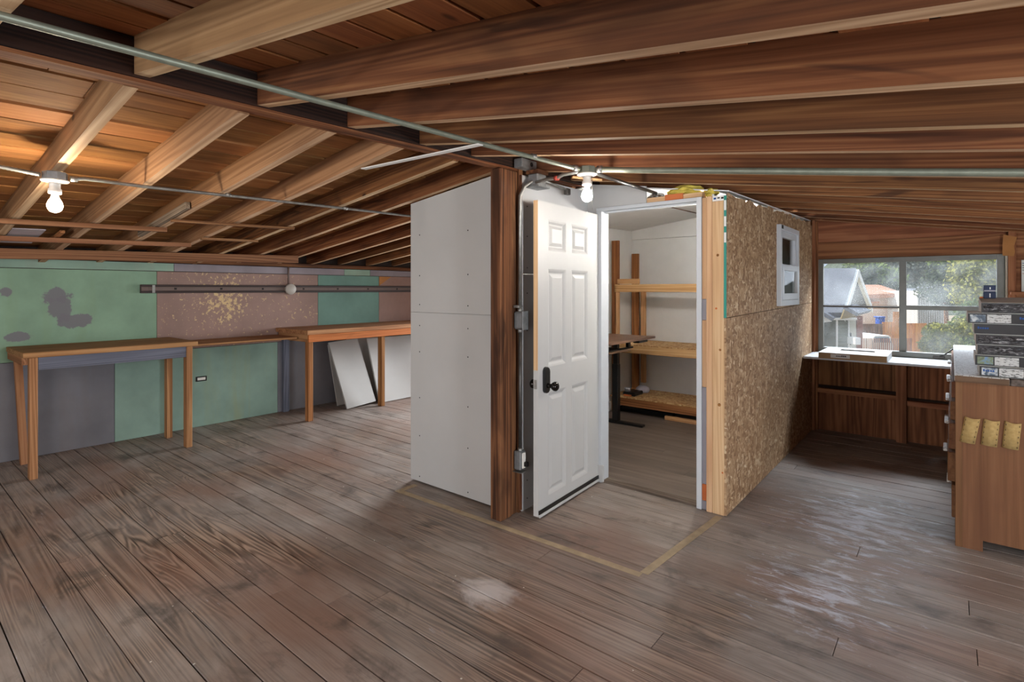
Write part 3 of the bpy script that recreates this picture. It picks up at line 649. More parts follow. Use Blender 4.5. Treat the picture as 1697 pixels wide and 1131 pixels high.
lathe('door_knob', KN, BRONZE, (0, .02, -.035), lk, 24, True, Matrix.Rotation(-math.pi/2, 3, 'X'))
lathe('rear_knob', KN, BRONZE, (.0, T, -.035), lk, 24, True, Matrix.Rotation(math.pi/2, 3, 'X'))
box('latch_plate', (.8405, -.028, .835), (.8425, -.008, .895), GALV, dr, .001, True); box('latch_bolt', (.8425, -.023, .855), (.85, -.013, .875), GALV, dr, .002, True)
for z in (.25, 1.05, 1.85): tube('hinge', [(-.004, .004, z-.045), (-.004, .004, z+.045)], .006, GALV, dr, 10, True)

# ------------------------------------------------------------------ lamps, conduits, boxes
def lamp(name_label, loc, bulbmat, group='bare bulb ceiling lamps', box_mat=BOXM, chain=False, r=.052):
    x, y, z = loc
    t = thing('bulb_lamp', name_label, 'lamp', loc, group=group)
    lathe('junction_box', [(.0, 0), (.048, 0), (.05, .004), (.05, .036), (.046, .04), (0, .04)], box_mat, (x, y, z+.004), t, 8, smooth=False)
    lathe('porcelain_base', [(.0, -.012), (.024, -.012), (.03, -.009), (r, -.004), (r+.004, 0), (r+.004, .004), (0, .004)], PORC, loc, t, 32)
    lathe('socket', [(.024, -.062), (.027, -.06), (.027, -.04), (.022, -.036), (.022, -.012), (.026, -.008)], PORC, loc, t, 24)
    bl = lathe('bulb', [(.013, -.058), (.0135, -.07), (.0165, -.083), (.025, -.097), (.0305, -.113), (.031, -.124), (.027, -.138), (.018, -.148), (.008, -.1525), (.001, -.153)], bulbmat, loc, t, 24)
    lathe('bulb_neck', [(.0132, -.05), (.0142, -.06), (.0165, -.081)], PORC, loc, bl, 20)
    if chain: tube('pull_chain', [(x+.034, y, z-.01), (x+.034, y, z-.20)], .0012, GALV, t, 6)
    return t
B1 = Vector((-3.375, .605, 2.003)); B2 = Vector((-1.585, 2.60, 2.122))
lamp('bare lit bulb on a porcelain base under the left rafters', B1, BULB_WARM)
lamp('bare lit bulb with pull chain in front of the white door', B2, BULB_DOOR, box_mat=GALVG, chain=True)
lamp('bare lit bulb inside the white closet above the doorway', (-1.48, 4.22, 2.06), BULB_IN)
lamp('added unseen fill bulb over the right side behind the viewpoint', (.2, -1.0, 1.78), BULB_FILL)  # added lamp out of view, general fill
lamp('added unseen fill bulb over the aisle right of the drawer cabinet', (1.45, 3.4, 1.66), BULB_FILL)  # added lamp beyond the frame to brighten the strand board wall
lamp('added unseen fill bulb at the rear left behind the viewpoint', (-3.6, -1.3, 1.94), BULB_FILL)  # added lamp out of view, fills the left side

def strap(t, p, d, r, mat=GALV):
    p = Vector(p); d = Vector(d).normalized(); tube('coupling', [p-d*.014, p+d*.014], r*1.35, mat, t, 12)
t = thing('conduit', 'long grey steel conduit running just beside the ridge towards the door bulb', 'conduit', (-1.75, 1.0, 2.15))
pa = [(-1.80, YF+.02, 2.075), (-1.765, .2, 2.132), (-1.752, 1.0, 2.150), (-1.72, 1.7, 2.160), (-1.62, 2.50, 2.150), (-1.60, 2.55, 2.146)]
tube('pipe', pa, .0115, GALVG, t, 14); strap(t, (-1.66, 2.2, 2.158), (.1, .8, 0), .0115); strap(t, (-1.612, 2.52, 2.15), (.1, .8, 0), .012)
t = thing('conduit', 'thin steel conduit running from the left bulb across the rafters', 'conduit', (-3.46, 1.5, 2.06))
tube('pipe', [(-3.36, .665, 2.02), (-3.38, .72, 2.034), (-3.456, 1.03, 2.046), (-3.46, 1.53, 2.059), (-3.47, 2.22, 2.075), (-3.495, 2.91, 2.09), (-3.5, 4.2, 2.115)], .0095, GALV, t, 12)
for y_ in (1.45, 2.28): strap(t, (-3.462, y_, 2.033+.0185*y_), (0, 1, .02), .0095)
strap(t, (-3.362, .675, 2.022), (0, 1, .05), .0105)
t = thing('flexible_conduit', 'ribbed flexible metal conduit entering the left bulb box', 'conduit', (-3.33, .3, 2.03))
tube('armoured_cable', [(-3.2, YF+.1, 2.0), (-3.28, -.6, 2.018), (-3.325, .1, 2.032), (-3.35, .42, 2.034), (-3.37, .548, 2.025)], .0105, GALV, t, 10, ribs=.007)
t = thing('conduit', 'greenish painted pipe running right from the door bulb under the rafters', 'conduit', (-.5, 2.67, 2.0))
tube('pipe', [(-1.53, 2.61, 2.146), (-1.322, 2.655, 2.12), (-.586, 2.66, 2.012), (-.141, 2.655, 1.945), (.203, 2.64, 1.893), (2.3, 2.6, 1.58)], .0155, GALVG, t, 14); strap(t, (-1.51, 2.615, 2.144), (1, .1, -.1), .0155)
t = thing('conduit', 'dark steel pipe running from the door bulb down into the insulation', 'conduit', (-1.6, 3.1, 2.14))
tube('pipe', [(-1.575, 2.655, 2.142), (-1.60, 3.0, 2.15), (-1.632, 3.62, 2.165)], .0115, DARKST, t, 12)
t = thing('conduit', 'bent steel conduit running from the post corner to the door bulb', 'conduit', (-1.85, 2.7, 2.17))
tube('pipe', [(-2.09, 2.80, 2.175), (-1.95, 2.73, 2.165), (-1.86, 2.70, 2.155), (-1.80, 2.68, 2.165), (-1.64, 2.62, 2.15)], .0105, GALV, t, 12); strap(t, (-1.86, 2.70, 2.155), (.9, -.3, -.1), .0115, plain('red_wire_nut', (150, 60, 50)))
t = thing('post_wiring', 'grey conduit with switch box and outlet box running down the post', 'conduit', (-2.17, 2.74, 0))
CX, CY = -2.178, 2.742
tube('pipe', [(-2.10, 2.85, 2.185), (-2.13, 2.80, 2.182), (-2.16, 2.765, 2.15), (CX, CY, 2.09), (CX, CY, 1.33)], .0115, GALV, t, 14)
tube('pipe', [(CX, CY, 1.21), (CX, CY, .42)], .0115, DARKST, t, 14)
box('upper_box', (-2.16, 2.80, 2.155), (-2.08, 2.90, 2.235), BOXM, t, .006); box('box_cover', (-2.17, 2.79, 2.235), (-2.07, 2.91, 2.26), POST, t, .003); box('box_flange', (-2.17, 2.79, 2.146), (-2.065, 2.92, 2.156), BOXM, t, .002)
box('switch_box', (CX-.035, CY-.028, 1.215), (CX+.04, CY+.028, 1.33), BOXM, t, .010); box('switch_cover', (CX+.0405, CY-.032, 1.21), (CX+.046, CY+.032, 1.335), BOXM, t, .003)
box('strap', (CX-.03, CY-.035, 1.355), (CX+.013, CY+.012, 1.372), GALV, t, .002)
for z in (1.205, 1.338, .425): tube('connector', [(CX, CY, z-.012), (CX, CY, z+.012)], .0155, GALV, t, 10)
box('outlet_box', (CX-.03, CY-.028, .30), (CX+.022, CY+.03, .42), BOXM, t, .004); box('outlet_face', (CX+.0225, CY-.012, .31), (CX+.03, CY+.022, .41), PORC, t, .004); box('plug', (CX+.03, CY+.0, .32), (CX+.055, CY+.024, .352), BLACK, t, .004)
box('box_ear', (CX-.045, CY-.035, .285), (CX+.035, CY+.03, .288), GALV, t, 0)
t = thing('junction_box', 'small grey metal box on the ridge above the post corner', 'junction box', (-2.12, 2.72, 2.25))
box('steel_box', (-2.198, 2.70, 2.265), (-2.13, 2.86, 2.325), BOXM, t, .004); lathe('knockout', [(.014, 0), (.014, .002)], INK, (-2.129, 2.80, 2.295), t, 12, rot=Matrix.Rotation(math.pi/2, 3, 'Y'))
t = thing('cable_clamp', 'short flat metal cable end hanging over the door side wall', 'conduit', (-2.13, 3.1, 2.2))
tube('pipe', [(-2.10, 2.91, 2.20), (-2.12, 3.1, 2.195), (-2.13, 3.22, 2.19)], .009, GALV, t, 10); box('clip', (-2.145, 3.2, 2.155), (-2.115, 3.25, 2.20), DARKST, t, .004)
t = thing('wood_cleat', 'small wood cleat between the rafters above the door bulb', 'wood cleat', (-1.75, 2.75, 2.2))
beam('cleat', (-1.76, 2.72, 2.152), (-1.64, 2.86, 2.14), .025, .012, RAF, t)
# hanging white trim strip
t = thing('trim_strip', 'thin white trim strip hanging crosswise below the ridge', 'trim strip', (-2.1, 1.8, 2.16))
beam('strip', (-1.66, 1.80, 2.138), (-2.60, 1.83, 2.165), .035, .006, PAPER, t)
# laths nailed under the left rafters
for (x, ya, yb, w_, h_, lb) in [(-4.55, -1.2, 1.46, .045, .032, 'nearest full-length wooden lath nailed across the left rafters'),
                         (-5.1, -1.2, 1.82, .05, .034, 'second wooden lath across the left rafters, nearer the green wall'),
                         (-5.6, -1.2, 3.08, .045, .08, 'wide wooden lath closest above the green wall'),
                         (-4.26, 1.40, 2.31, .035, .02, 'short upper lath right of the left bulb'),
                         (-4.84, 1.81, 2.28, .035, .02, 'shortest lath between the middle left rafters')]:
    t = thing('roof_lath', lb, 'lath', (x, (ya+yb)/2, zl(x, ya)))
    beam('lath', (x, ya, zl(x, ya)-h_/2-.007+(.004 if h_ > .05 else 0)), (x, yb, zl(x, yb)-h_/2-.007+(.004 if h_ > .05 else 0)), w_, h_, STICK, t)
for (x0, y0, x1, y1, lb, m) in [(-3.95, 1.395, -4.95, 1.405, 'rough grey board scrap lying along the third left rafter', wood('grey_scrap_wood', (96, 82, 68), (128, 110, 92), (160, 142, 122)))]:
    t = thing('board_scrap', lb, 'board', (x0, y0, 1.95)); beam('board', (x0, y0, zl(x0, y0)+.02), (x1, y1, zl(x1, y1)+.02), .03, .045, m, t)
t = thing('loose_board', 'pale board sheet lying on the laths at far left', 'board', (-5.0, .7, 1.86))
hexa('sheet', -5.4, -4.9, .655, .83, lambda x, y: zl(x, y)+.005, lambda x, y: zl(x, y)+.012, plain('pale_mauve_board', (170, 158, 160)), t)
t = thing('wood_peg', 'short pale stick poking over the left laths', 'stick', (-5.05, .9, 1.85)); beam('stick', (-4.95, .93, zl(-4.95, .93)+.012), (-5.3, .93, zl(-5.3, .93)+.012), .03, .02, SHELFD, t)

# wiring raceway on the knee wall
t = thing('wiring_raceway', 'dark brown double-rail wiring strip along the painted wall', 'raceway', (XL, 3.4, 1.48))
RAIL = plain('dark_brown_rail', (52, 38, 34), .4, .4); RCH = plain('worn_rail_channel', (104, 86, 78), .5, .4)
x0 = XL+.001
box('back_strip', (x0, 1.77, 1.437), (x0+.02, 6.1, 1.523), RAIL, t, .003)
box('channel', (x0+.02, 1.84, 1.462), (x0+.024, 6.1, 1.502), RCH, t, .001); box('rail', (x0+.02, 1.77, 1.503), (x0+.034, 6.1, 1.523), RAIL, t, .003); box('rail', (x0+.02, 1.77, 1.437), (x0+.034, 6.1, 1.457), RAIL, t, .003)
box('end_cap', (x0+.02, 1.775, 1.459), (x0+.03, 1.84, 1.502), RCH, t, .002); box('clip', (x0+.034, 1.868, 1.44), (x0+.037, 1.893, 1.52), GALV, t, .001)
for y_ in (2.08, 2.53, 2.99, 3.5, 3.98, 4.45, 4.95): box('slot', (x0+.024, y_-.012, 1.472), (x0+.027, y_+.012, 1.492), INK, t, .002)
lathe('round_cover', [(.0, .06), (.062, .06), (.066, .055), (.066, 0)], plain('cream_cover_plate', (168, 160, 150), .45, .4), (x0, 3.32, 1.478), t, 28, rot=Matrix.Rotation(math.pi/2, 3, 'Y'))
tube('feed_pipe', [(x0+.02, 3.305, 1.54), (x0+.02, 3.305, 1.75)], .011, RCH, t, 10)

# ------------------------------------------------------------------ benches
def legs(t, pts, w_, d_, ztop, mat=BENCH):
    for x, y in pts: box('leg', (x-d_/2, y-w_/2, 0), (x+d_/2, y+w_/2, ztop), mat, t, .003)
t = thing('workbench', 'narrow wooden workbench with grey apron against the green wall', 'workbench', (-5.85, 1.4, 0), group='workbenches along the painted wall')
box('bench_top', (-6.225, .795, .943), (-5.495, 2.03, .985), BENCH, t, .004)
legs(t, [(-5.53, .858), (-5.53, 1.955), (-6.03, 1.955)], .05, .075, .943); beam('leg', (-6.06, .885, 0), (-6.0, .835, .943), .05, .06, BENCH, t, up=(1, 0, 0))
box('apron', (-5.523, .885, .845), (-5.498, 1.93, .943), GREYP, t, .002); box('cross_cleat', (-6.2, .80, .885), (-5.57, .838, .942), BENCH, t); box('rear_rail', (-6.21, .84, .86), (-6.17, 1.99, .942), BENCH, t)
t = thing('shelf_board', 'thin wooden board bridging the gap between the two workbenches', 'shelf', (-6.0, 2.6, .93))
box('board', (-6.232, 2.032, .915), (-5.72, 3.145, .937), BENCH, t, .003); box('bracket', (-5.80, 2.034, .84), (-5.74, 2.07, .914), BENCH, t); box('ledger', (-6.232, 2.04, .87), (-6.19, 3.15, .914), BENCH, t)
t = thing('workbench', 'longer wooden workbench with white doors stored beneath it', 'workbench', (-5.85, 4.5, 0), group='workbenches along the painted wall')
box('bench_top', (-6.225, 3.15, .968), (-5.51, 6.2, 1.018), BENCH, t, .004); box('apron', (-5.545, 3.17, .885), (-5.52, 6.18, .967), wood('bench_apron_wood', (150, 84, 40), (184, 110, 58), (200, 130, 74), tint=.05), t, .002)
box('end_rail', (-6.2, 3.17, .885), (-5.546, 3.205, .967), BENCH, t); legs(t, [(-5.565, 3.20), (-5.585, 4.20), (-5.6, 5.3)], .055, .075, .885, SHELFD); box('rear_rail', (-6.215, 3.21, .90), (-6.18, 6.1, .967), SHELFD, t)
# white shaker doors leaning below
def leaner(lb, y0, y1, xb, xt, h_, shear=0, panel=True):
    t = thing('cabinet_door', lb, 'cabinet door', (xb, (y0+y1)/2, 0), group='white doors under the long bench')
    R = (Vector((xt, y0+shear, h_))-Vector((xb, y0, 0))); L = R.length; X = R.normalized(); Yv = Vector((0, 1, 0)); Yv = (Yv-X*Yv.dot(X)).normalized(); Zv = X.cross(Yv)
    rot = Matrix((X, Yv, Zv)).transposed(); W_ = y1-y0
    base = Vector((xb, y0, .001))
    def pb(nm, u0, u1, v0, v1, w0, w1):
        c = base+X*((u0+u1)/2)+Yv*((v0+v1)/2)+Zv*((w0+w1)/2); ob(nm, boxbm((u1-u0, v1-v0, w1-w0), .0012), WHITE, t, c, rot=rot)
    pb('door_panel', 0, L, 0, W_, -.016, 0)
    if panel:
        s_ = .075; pb('stile', 0, L, 0, s_, .0003, .007); pb('stile', 0, L, W_-s_, W_, .0003, .007); pb('rail', 0, .10, s_, W_-s_, .0003, .007); pb('rail', L-.10, L, s_, W_-s_, .0003, .007)
leaner('rearmost white cabinet door leaning at left under the long bench', 3.83, 4.3, -6.0, -6.17, .76, -.03, False)
leaner('front white cabinet door tilted left of the middle bench leg', 3.80, 4.23, -5.74, -6.06, .80, -.06)
leaner('white cabinet door standing behind the middle bench leg', 4.05, 4.62, -5.92, -6.13, .82, 0, False)
leaner('wide white cabinet door right of the middle bench leg', 4.27, 5.5, -5.72, -6.0, .82, 0)

# tape on the floor
def tape(lb, p0, p1):
    t = thing('floor_tape', lb, 'tape', (p0[0], p0[1], .002), group='tan tape lines on the floor')
    beam('tape_strip', (p0[0], p0[1], .0022), (p1[0], p1[1], .0022), .045, .0012, TAPE, t, bev=0)
tape('long tan tape line on the floor in front of the post', (-3.14, 2.50), (-1.235, 2.555))
tape('tan tape line on the floor running to the pine stud', (-1.23, 2.58), (-1.16, 3.53))
tape('short tan tape piece by the left partition end', (-3.115, 2.525), (-3.115, 2.66))

# ------------------------------------------------------------------ closet contents
sx0, sx1, sy0, sy1 = -3.15, -1.28, 5.74, 6.31
t = thing('storage_shelves', 'built-in pine shelving with strand board shelves in the closet', 'shelving', ((sx0+sx1)/2, 6.0, .014))
for x in (-3.12, -1.32):
    for y_, zt in ((sy0+.02, 2.06), (sy1-.03, 1.93)):
        box('post', (x-.035, y_-.019, .015), (x+.055, y_+.019, zt), SHELFD, t, .003)
box('post_cleat', (-3.03, sy1-.05, .3), (-2.97, sy1-.012, 1.49), SHELFW, t)
for z, sh in ((.20, True), (.775, True), (1.49, False)):
    hz = .10
    box('front_rail', (sx0+.06, sy0-.045, z-.09 if z < .3 else z-.045), (sx1, sy0-.005, z+.0 if z < .3 else z+.045), SHELFD if z < .3 else SHELFW, t, .003)
    box('rear_rail', (sx0, sy1-.05, z-.05), (sx1, sy1-.012, z), SHELFW, t, .003) if False else None
    if sh: box('shelf', (sx0+.0, sy0-.05, z+.001 if z < .3 else z+.046), (sx1, sy1+.0, z+.014 if z < .3 else z+.059), OSBL if z > .3 else OSBL, t, .001)
box('side_rail', (-3.075, sy0-.01, 1.54), (-2.80, sy0+.03, 1.60), SHELFW, t, .003); box('top_rail', (sx0+.1, sy0-.046, 1.49), (sx1, sy0-.006, 1.592), SHELFW, t, .003) if False else None
box('brace', (-3.08, sy0-.04, .84), (-3.04, sy0-.004, 1.44), SHELFW, t, .003)
box('rear_ledger', (sx0+.05, sy1-.02, .70), (sx1, sy1+.012, .772), SHELFW, t)
t = thing('lumber_offcut', 'short pine offcut lying on the closet floor under the shelf', 'lumber', (-2.1, 5.82, .014)); box('offcut', (-2.48, 5.72, .0145), (-1.5, 5.76, .06), SHELFW, t, .003)
t = thing('black_bar', 'black metal bar lying under the lowest closet shelf', 'metal bar', (-2.8, 5.85, .014)); box('bar', (-3.1, 5.84, .0145), (-2.43, 5.90, .065), BLACKM, t, .004)
t = thing('standing_desk', 'standing desk with brown top and black T-shaped legs in the closet', 'desk', (-2.8, 4.8, .014))
box('desk_top', (-3.13, 4.02, .95), (-2.455, 5.43, .972), DESKW, t, .004)
for y_ in (5.26, 4.2):
    box('foot', (-3.13, y_-.035, .0145), (-2.51, y_+.035, .04), BLACKM, t, .006); box('column', (-2.87, y_-.03, .04), (-2.80, y_+.03, .66), BLACKM, t, .004); box('inner_column', (-2.862, y_-.024, .66), (-2.808, y_+.024, .925), BLACKM, t, .003)
    box('side_bracket', (-3.08, y_-.02, .925), (-2.49, y_+.02, .949), BLACKM, t, .003)
box('cross_beam', (-2.87, 4.2, .90), (-2.80, 5.26, .924), BLACKM, t, .003)
box('keyboard_tray', (-2.90, 4.15, .855), (-2.50, 4.95, .872), DESKW, t, .003); box('tray_bracket', (-2.56, 4.95, .873), (-2.53, 5.0, .948), BLACKM, t); box('tray_rail', (-2.56, 4.1, .872), (-2.53, 5.06, .888), BLACKM, t, .003)
box('controller', (-2.53, 5.05, .925), (-2.46, 5.25, .948), BLACK, t, .004); box('tray_handle', (-2.52, 4.1, .84), (-2.49, 4.3, .868), BLACK, t, .004)
t = thing('power_tool', 'small black and orange power tool on the lowest closet shelf', 'tool', (-2.92, 5.85, .215))
box('body', (-3.02, 5.76, .2155), (-2.86, 5.98, .26), BLACK, t, .01); box('orange_base', (-3.0, 5.74, .2155), (-2.90, 5.76, .235), ORNG, t, .004); lathe('dial', [(0, 0), (.035, .0), (.035, .04), (.0, .045)], GREYPL, (-2.99, 5.83, .262), t, 16)
t = thing('cloth_bag', 'pale grey bag slumped behind the tool on the closet shelf', 'bag', (-2.9, 6.08, .215))
lathe('bag', [(.07, 0), (.085, .02), (.08, .05), (.05, .075), (.01, .08)], plain('pale_grey_cloth', (176, 172, 184)), (-2.92, 6.09, .2155), t, 12)
t = thing('paper_disc', 'small white disc at the edge of the middle closet shelf', 'disc', (-2.03, 5.75, .834)); lathe('disc', [(0, 0), (.05, 0), (.055, .012), (0, .014)], PAPER, (-2.06, 5.78, .8345), t, 20)
# insulation above the doorway
random.seed(21)
def wad(name, lb, cat, loc, r, mat, n=3, amp=.3):
    bm = bmesh.new(); bmesh.ops.create_icosphere(bm, subdivisions=n, radius=1)
    for v in bm.verts:
        v.co *= 1+random.uniform(-amp, amp)*.5; v.co.x *= r[0]; v.co.y *= r[1]; v.co.z *= r[2]
    t = thing(name, lb, cat, loc); ob('wad', bm, mat, t, loc); return t
wad('insulation_wad', 'large yellow fibreglass wad stuffed above the door header', 'insulation', (-1.46, DY+.11, 2.163), (.13, .06, .047), INSUL)
wad('insulation_wad', 'small yellow fibreglass wad above the pine jamb', 'insulation', (-1.265, DY+.10, 2.138), (.05, .05, .03), INSUL)
wad('foil_scrap', 'crumpled foil facing beside the yellow insulation', 'foil', (-1.665, DY+.10, 2.15), (.06, .05, .03), FOIL, 3, .6)

# ------------------------------------------------------------------ right-hand cabinet and things on it
cx0, cx1, cy0, cy1, ct = .032, .86, 4.0, 6.15, .945
t = thing('drawer_cabinet', 'old plywood drawer cabinet with flaked white top at the right', 'cabinet', (.45, 5.0, 0))
mk('end_panel', [(x, y_, z) for y_ in (cy0, cy0+.02) for x, z in ((cx0, 0), (cx0+.108, 0), (cx0+.108, .062), (cx1, .062), (cx1, ct), (cx0, ct))],
   [(0, 1, 2, 3, 4, 5), (11, 10, 9, 8, 7, 6)]+[(i, i+6, (i+1) % 6+6, (i+1) % 6) for i in range(6)], CABW('Z'), t)
box('body', (cx0+.02, cy0+.021, .10), (cx1, cy1, ct), CABW, t, .001); box('face_frame', (cx0-.012, cy0-.004, 0), (cx0+.019, cy0+.045, ct), CABW, t, .002); box('toe_kick', (cx0+.02, cy1-.06, 0), (cx0+.06, cy1, .1), CABW, t)
box('top_board', (cx0-.015, cy0-.012, ct+.001), (.25, cy1, .985), CRACK, t, .005); box('top_board', (.253, cy0-.010, ct+.001), (cx1, cy1, .983), wood('grey_top_board', (70, 62, 56), (94, 84, 76), (112, 100, 92)), t, .004)
box('top_edge', (cx0-.014, cy0-.016, ct+.002), (.249, cy0-.0125, .981), wood('scuffed_edge', (78, 56, 42), (104, 78, 60), (124, 98, 78)), t, 0)
zz = [(.14, .33), (.35, .52), (.54, .69), (.71, .82), (.84, .935)]
for i, (z0, z1) in enumerate(zz):
    for (y0, y1) in ((cy0+.06, 5.05), (5.08, cy1-.02)):
        pr = .028+.006*((i*3) % 4)
        f = box('drawer', (cx0-pr, y0, z0), (cx0+.019, y1, z1), CABW, t, .004)
        p_ = box('drawer_pull', (cx0-pr-.024, (y0+y1)/2-.09, (z0+z1)/2-.009), (cx0-pr-.001, (y0+y1)/2+.09, (z0+z1)/2+.008), CRACK, f, .004)
for k in range(3):
    x0 = .05+k*.087
    t = thing('sanding_pouch', ['leftmost', 'middle', 'rightmost'][k]+' tan stitched pocket tacked on the cabinet end panel', 'pocket', (x0+.035, cy0, .68), group='tan pockets on the cabinet end')
    V = []; Fc = []; n_ = 8
    for j, z in enumerate((.605, .68, .752)):
        for i in range(n_+1):
            u = i/n_; V.append((x0+.068*u+.012*(j-1)*(.5 if k else 1), cy0-.004-(.018 if j == 2 else .010)*math.sin(math.pi*u), z-.006*u-.004*math.sin(math.pi*u)*(j == 2)))
    for j in range(2):
        for i in range(n_): Fc.append((j*(n_+1)+i, j*(n_+1)+i+1, (j+1)*(n_+1)+i+1, (j+1)*(n_+1)+i))
    o = mk('pocket', V, Fc, POUCH, t, smooth=True); sm = o.modifiers.new('thickness', 'SOLIDIFY'); sm.thickness = .002
    for u in (.1, .9):
        for j in range(5):
            z = .618+.029*j; x = x0+.068*u+.012*((z-.68)/.072)*(.5 if k else 1); box('stitch', (x-.001, cy0-.0125, z-.004-.006*u), (x+.001, cy0-.0098, z+.004-.006*u), INK, o, 0)
# stack of flat cartons
fr = [(.127, .60, PRINTA, 'lowest black carton of the stack, with a white barcode label'), (.109, .58, PRINTB, 'second lowest carton, with a green print and white label'),
      (.119, .57, WRAP, 'third lowest carton, wrapped in crinkled plastic'), (.112, .55, WRAP, 'middle pale plastic-wrapped carton of the stack'),
      (.104, .55, None, 'plain black carton with blue lettering, third from the top'), (.077, .62, PRINTA, 'second carton from the top, sticking out furthest left'), (.135, .66, WRAP, 'top carton of the stack, with grey lid')]
z = .9865
for i, (x0, x1, pm, lb) in enumerate(fr):
    h_ = .0593; y0 = 4.012+[.0, .012, .02, .012, .015, .0, .01][i]; y1 = y0+[.36, .34, .40, .38, .40, .46, .42][i]; zb_ = z+h_+(.024 if i == 6 else -.002)
    t = thing('flat_carton', lb, 'carton', ((x0+x1)/2, (y0+y1)/2, z), group='cartons stacked on the cabinet')
    hexa('carton', x0, x1, y0+.003, y1, z, lambda X, Y: (z+h_-.002)+(zb_-(z+h_-.002))*(Y-y0-.003)/(y1-y0-.003), CARDW, t); ff = box('front_face', (x0-.001, y0, z+.001), (x1, y0+.0028, z+h_-.003), BLKC, t, .0008)  # window light painted as white sides and top; only the front is black
    xm = x0+.075
    if pm: box('printed_area', (x0+.008, y0-.0012, z+.008), (xm if pm is not WRAP else x1-.02, y0-.0002, z+h_-.010), pm, ff, 0)
    if i in (0, 1, 5): box('paper_label', (xm+.006, y0-.0016, z+.005), (xm+.105, y0-.0004, z+h_-.008), LABEL, ff, 0)
    if i in (0, 4, 5):
        for q in range(5): box('lettering', (x0+.014+.010*q+(.20 if i == 5 else 0), y0-.002, z+.028), (x0+.021+.010*q+(.20 if i == 5 else 0), y0-.0013, z+.037+(.004 if q == 0 else 0)), BLUEINK, ff, 0)
    z += h_
z += .019
t = thing('small_carton', 'lower small navy carton on top of the carton stack', 'carton', (.19, 4.4, z), group='small navy cartons')
box('box', (.155, 4.33, z), (.211, 4.42, z+.039), NAVY, t, .002); box('white_mark', (.181, 4.3288, z+.006), (.186, 4.3298, z+.03), PAPER, t, 0); box('orange_flap', (.138, 4.34, z+.0005), (.154, 4.40, z+.01), ORNG, t, .001)
t = thing('small_carton', 'upper small navy carton on top of the carton stack', 'carton', (.19, 4.4, z+.04), group='small navy cartons')
box('box', (.156, 4.332, z+.0395), (.210, 4.42, z+.08), NAVY, t, .002); box('grey_band', (.1565, 4.3308, z+.042), (.2095, 4.3318, z+.05), GREYPL, t, 0); box('white_mark', (.182, 4.3306, z+.055), (.187, 4.3316, z+.068), PAPER, t, 0)
# ledge carton
t = thing('shallow_box', 'shallow cardboard box with white cut-out lid on the window ledge', 'box', (-.7, 6.05, .8205))
bx0, bx1, by0, by1, bz0, bz1 = -.975, -.44, 5.80, 6.33, .8208, .874
box('front_side', (bx0, by0, bz0), (bx1, by0+.004, bz1), CARD, t, .001); box('rear_side', (bx0, by1-.004, bz0), (bx1, by1, bz1), CARD, t, .001); box('end_side', (bx0, by0+.005, bz0), (bx0+.004, by1-.005, bz1), CARD, t, .001); box('end_side', (bx1-.004, by0+.005, bz0), (bx1, by1-.005, bz1), CARDW, t, .001)
for a in [((bx0-.004, by0-.003), (bx0+.13, by1)), ((bx1-.12, by0-.003), (bx1+.004, by1)), ((bx0+.131, by0-.003), (bx1-.121, by0+.30)), ((bx0+.131, by1-.10), (bx1-.121, by1))]:
    box('lid_flap', (*a[0], bz1+.0005), (*a[1], bz1+.004), CARDW, t, .001)
box('inner_tray', (bx0+.01, by0+.01, bz0+.02), (bx1-.01, by1-.01, bz0+.024), plain('grey_tray', (120, 122, 124)), t, 0)
st_ = box('sticker', (bx0+.10, by0-.0012, bz0+.012), (bx0+.255, by0-.0002, bz1-.006), PAPER, t, 0)
for k in range(6): box('sticker_print', (bx0+.145+.014*k, by0-.002, bz0+.025), (bx0+.155+.014*k, by0-.0013, bz0+.034+(.004 if k > 2 else 0)), INK, st_, 0)
t = thing('card_scrap', 'torn tan cardboard scrap stapled above the window corner', 'cardboard', (.40, YB-.06, 1.85))
mk('scrap', [(x, y_, z) for y_ in (YB-.058, YB-.054) for x, z in ((.352, 1.772), (.425, 1.765), (.432, 1.80), (.425, 1.85), (.445, 1.93), (.40, 1.945), (.358, 1.955), (.352, 1.87))], [tuple(range(8))[::-1], tuple(range(8, 16))]+[(i, (i+1) % 8, (i+1) % 8+8, i+8) for i in range(8)], CHIP, t)
t = thing('posted_paper', 'white printed sheet standing on the small shelf right of the window', 'paper', (.56, YB-.03, 1.46))
sh_ = box('sheet', (.475, YB-.03, 1.457), (.69, YB-.026, 1.73), PAPER, t, 0); box('red_line', (.48, YB-.0312, 1.61), (.685, YB-.0304, 1.614), plain('red_ink', (190, 90, 80)), sh_, 0)
for k in range(4): box('print_line', (.48, YB-.0312, 1.64+.02*k), (.60+.02*(k % 2), YB-.0304, 1.645+.02*k), BLUEINK if k == 3 else INK, sh_, 0)

# ------------------------------------------------------------------ outdoors (second-floor view)
GZ = -3.2
def P(px, py, d): return Vector((0, 0, CAMH))+d*(FW+(px-848.5)/887*RT+Vector((0, 0, (480-py)/887)))
def at(px, d): return d*(FW+(px-848.5)/887*RT)
YAWM = Matrix.Rotation(YAW, 3, 'Z')
def obox(name, px0, px1, py0, py1, d, dep, mat, t, bev=.01):
    a = P(px0, py1, d); b = P(px1, py0, d); c = (a+b)/2+FW*dep/2; L = (b-a).dot(RT)
    return ob(name, boxbm((L, dep, b.z-a.z), bev), M(mat, 'X'), t, c, rot=YAWM)
gr = thing('ground', 'pale dry yard and street outside below the window', 'ground', kind='structure')
mk('ground_sheet', [(-90, 7.5, GZ), (140, 7.5, GZ), (140, 190, GZ), (-90, 190, GZ)], [(0, 1, 2, 3)], plain('dry_ground', (176, 160, 134), .9, .1, var=.15, sc=.6), gr, (0, 0, 0))
hl = thing('hillside', 'hazy wooded hillside across the valley', 'hill', kind='structure')
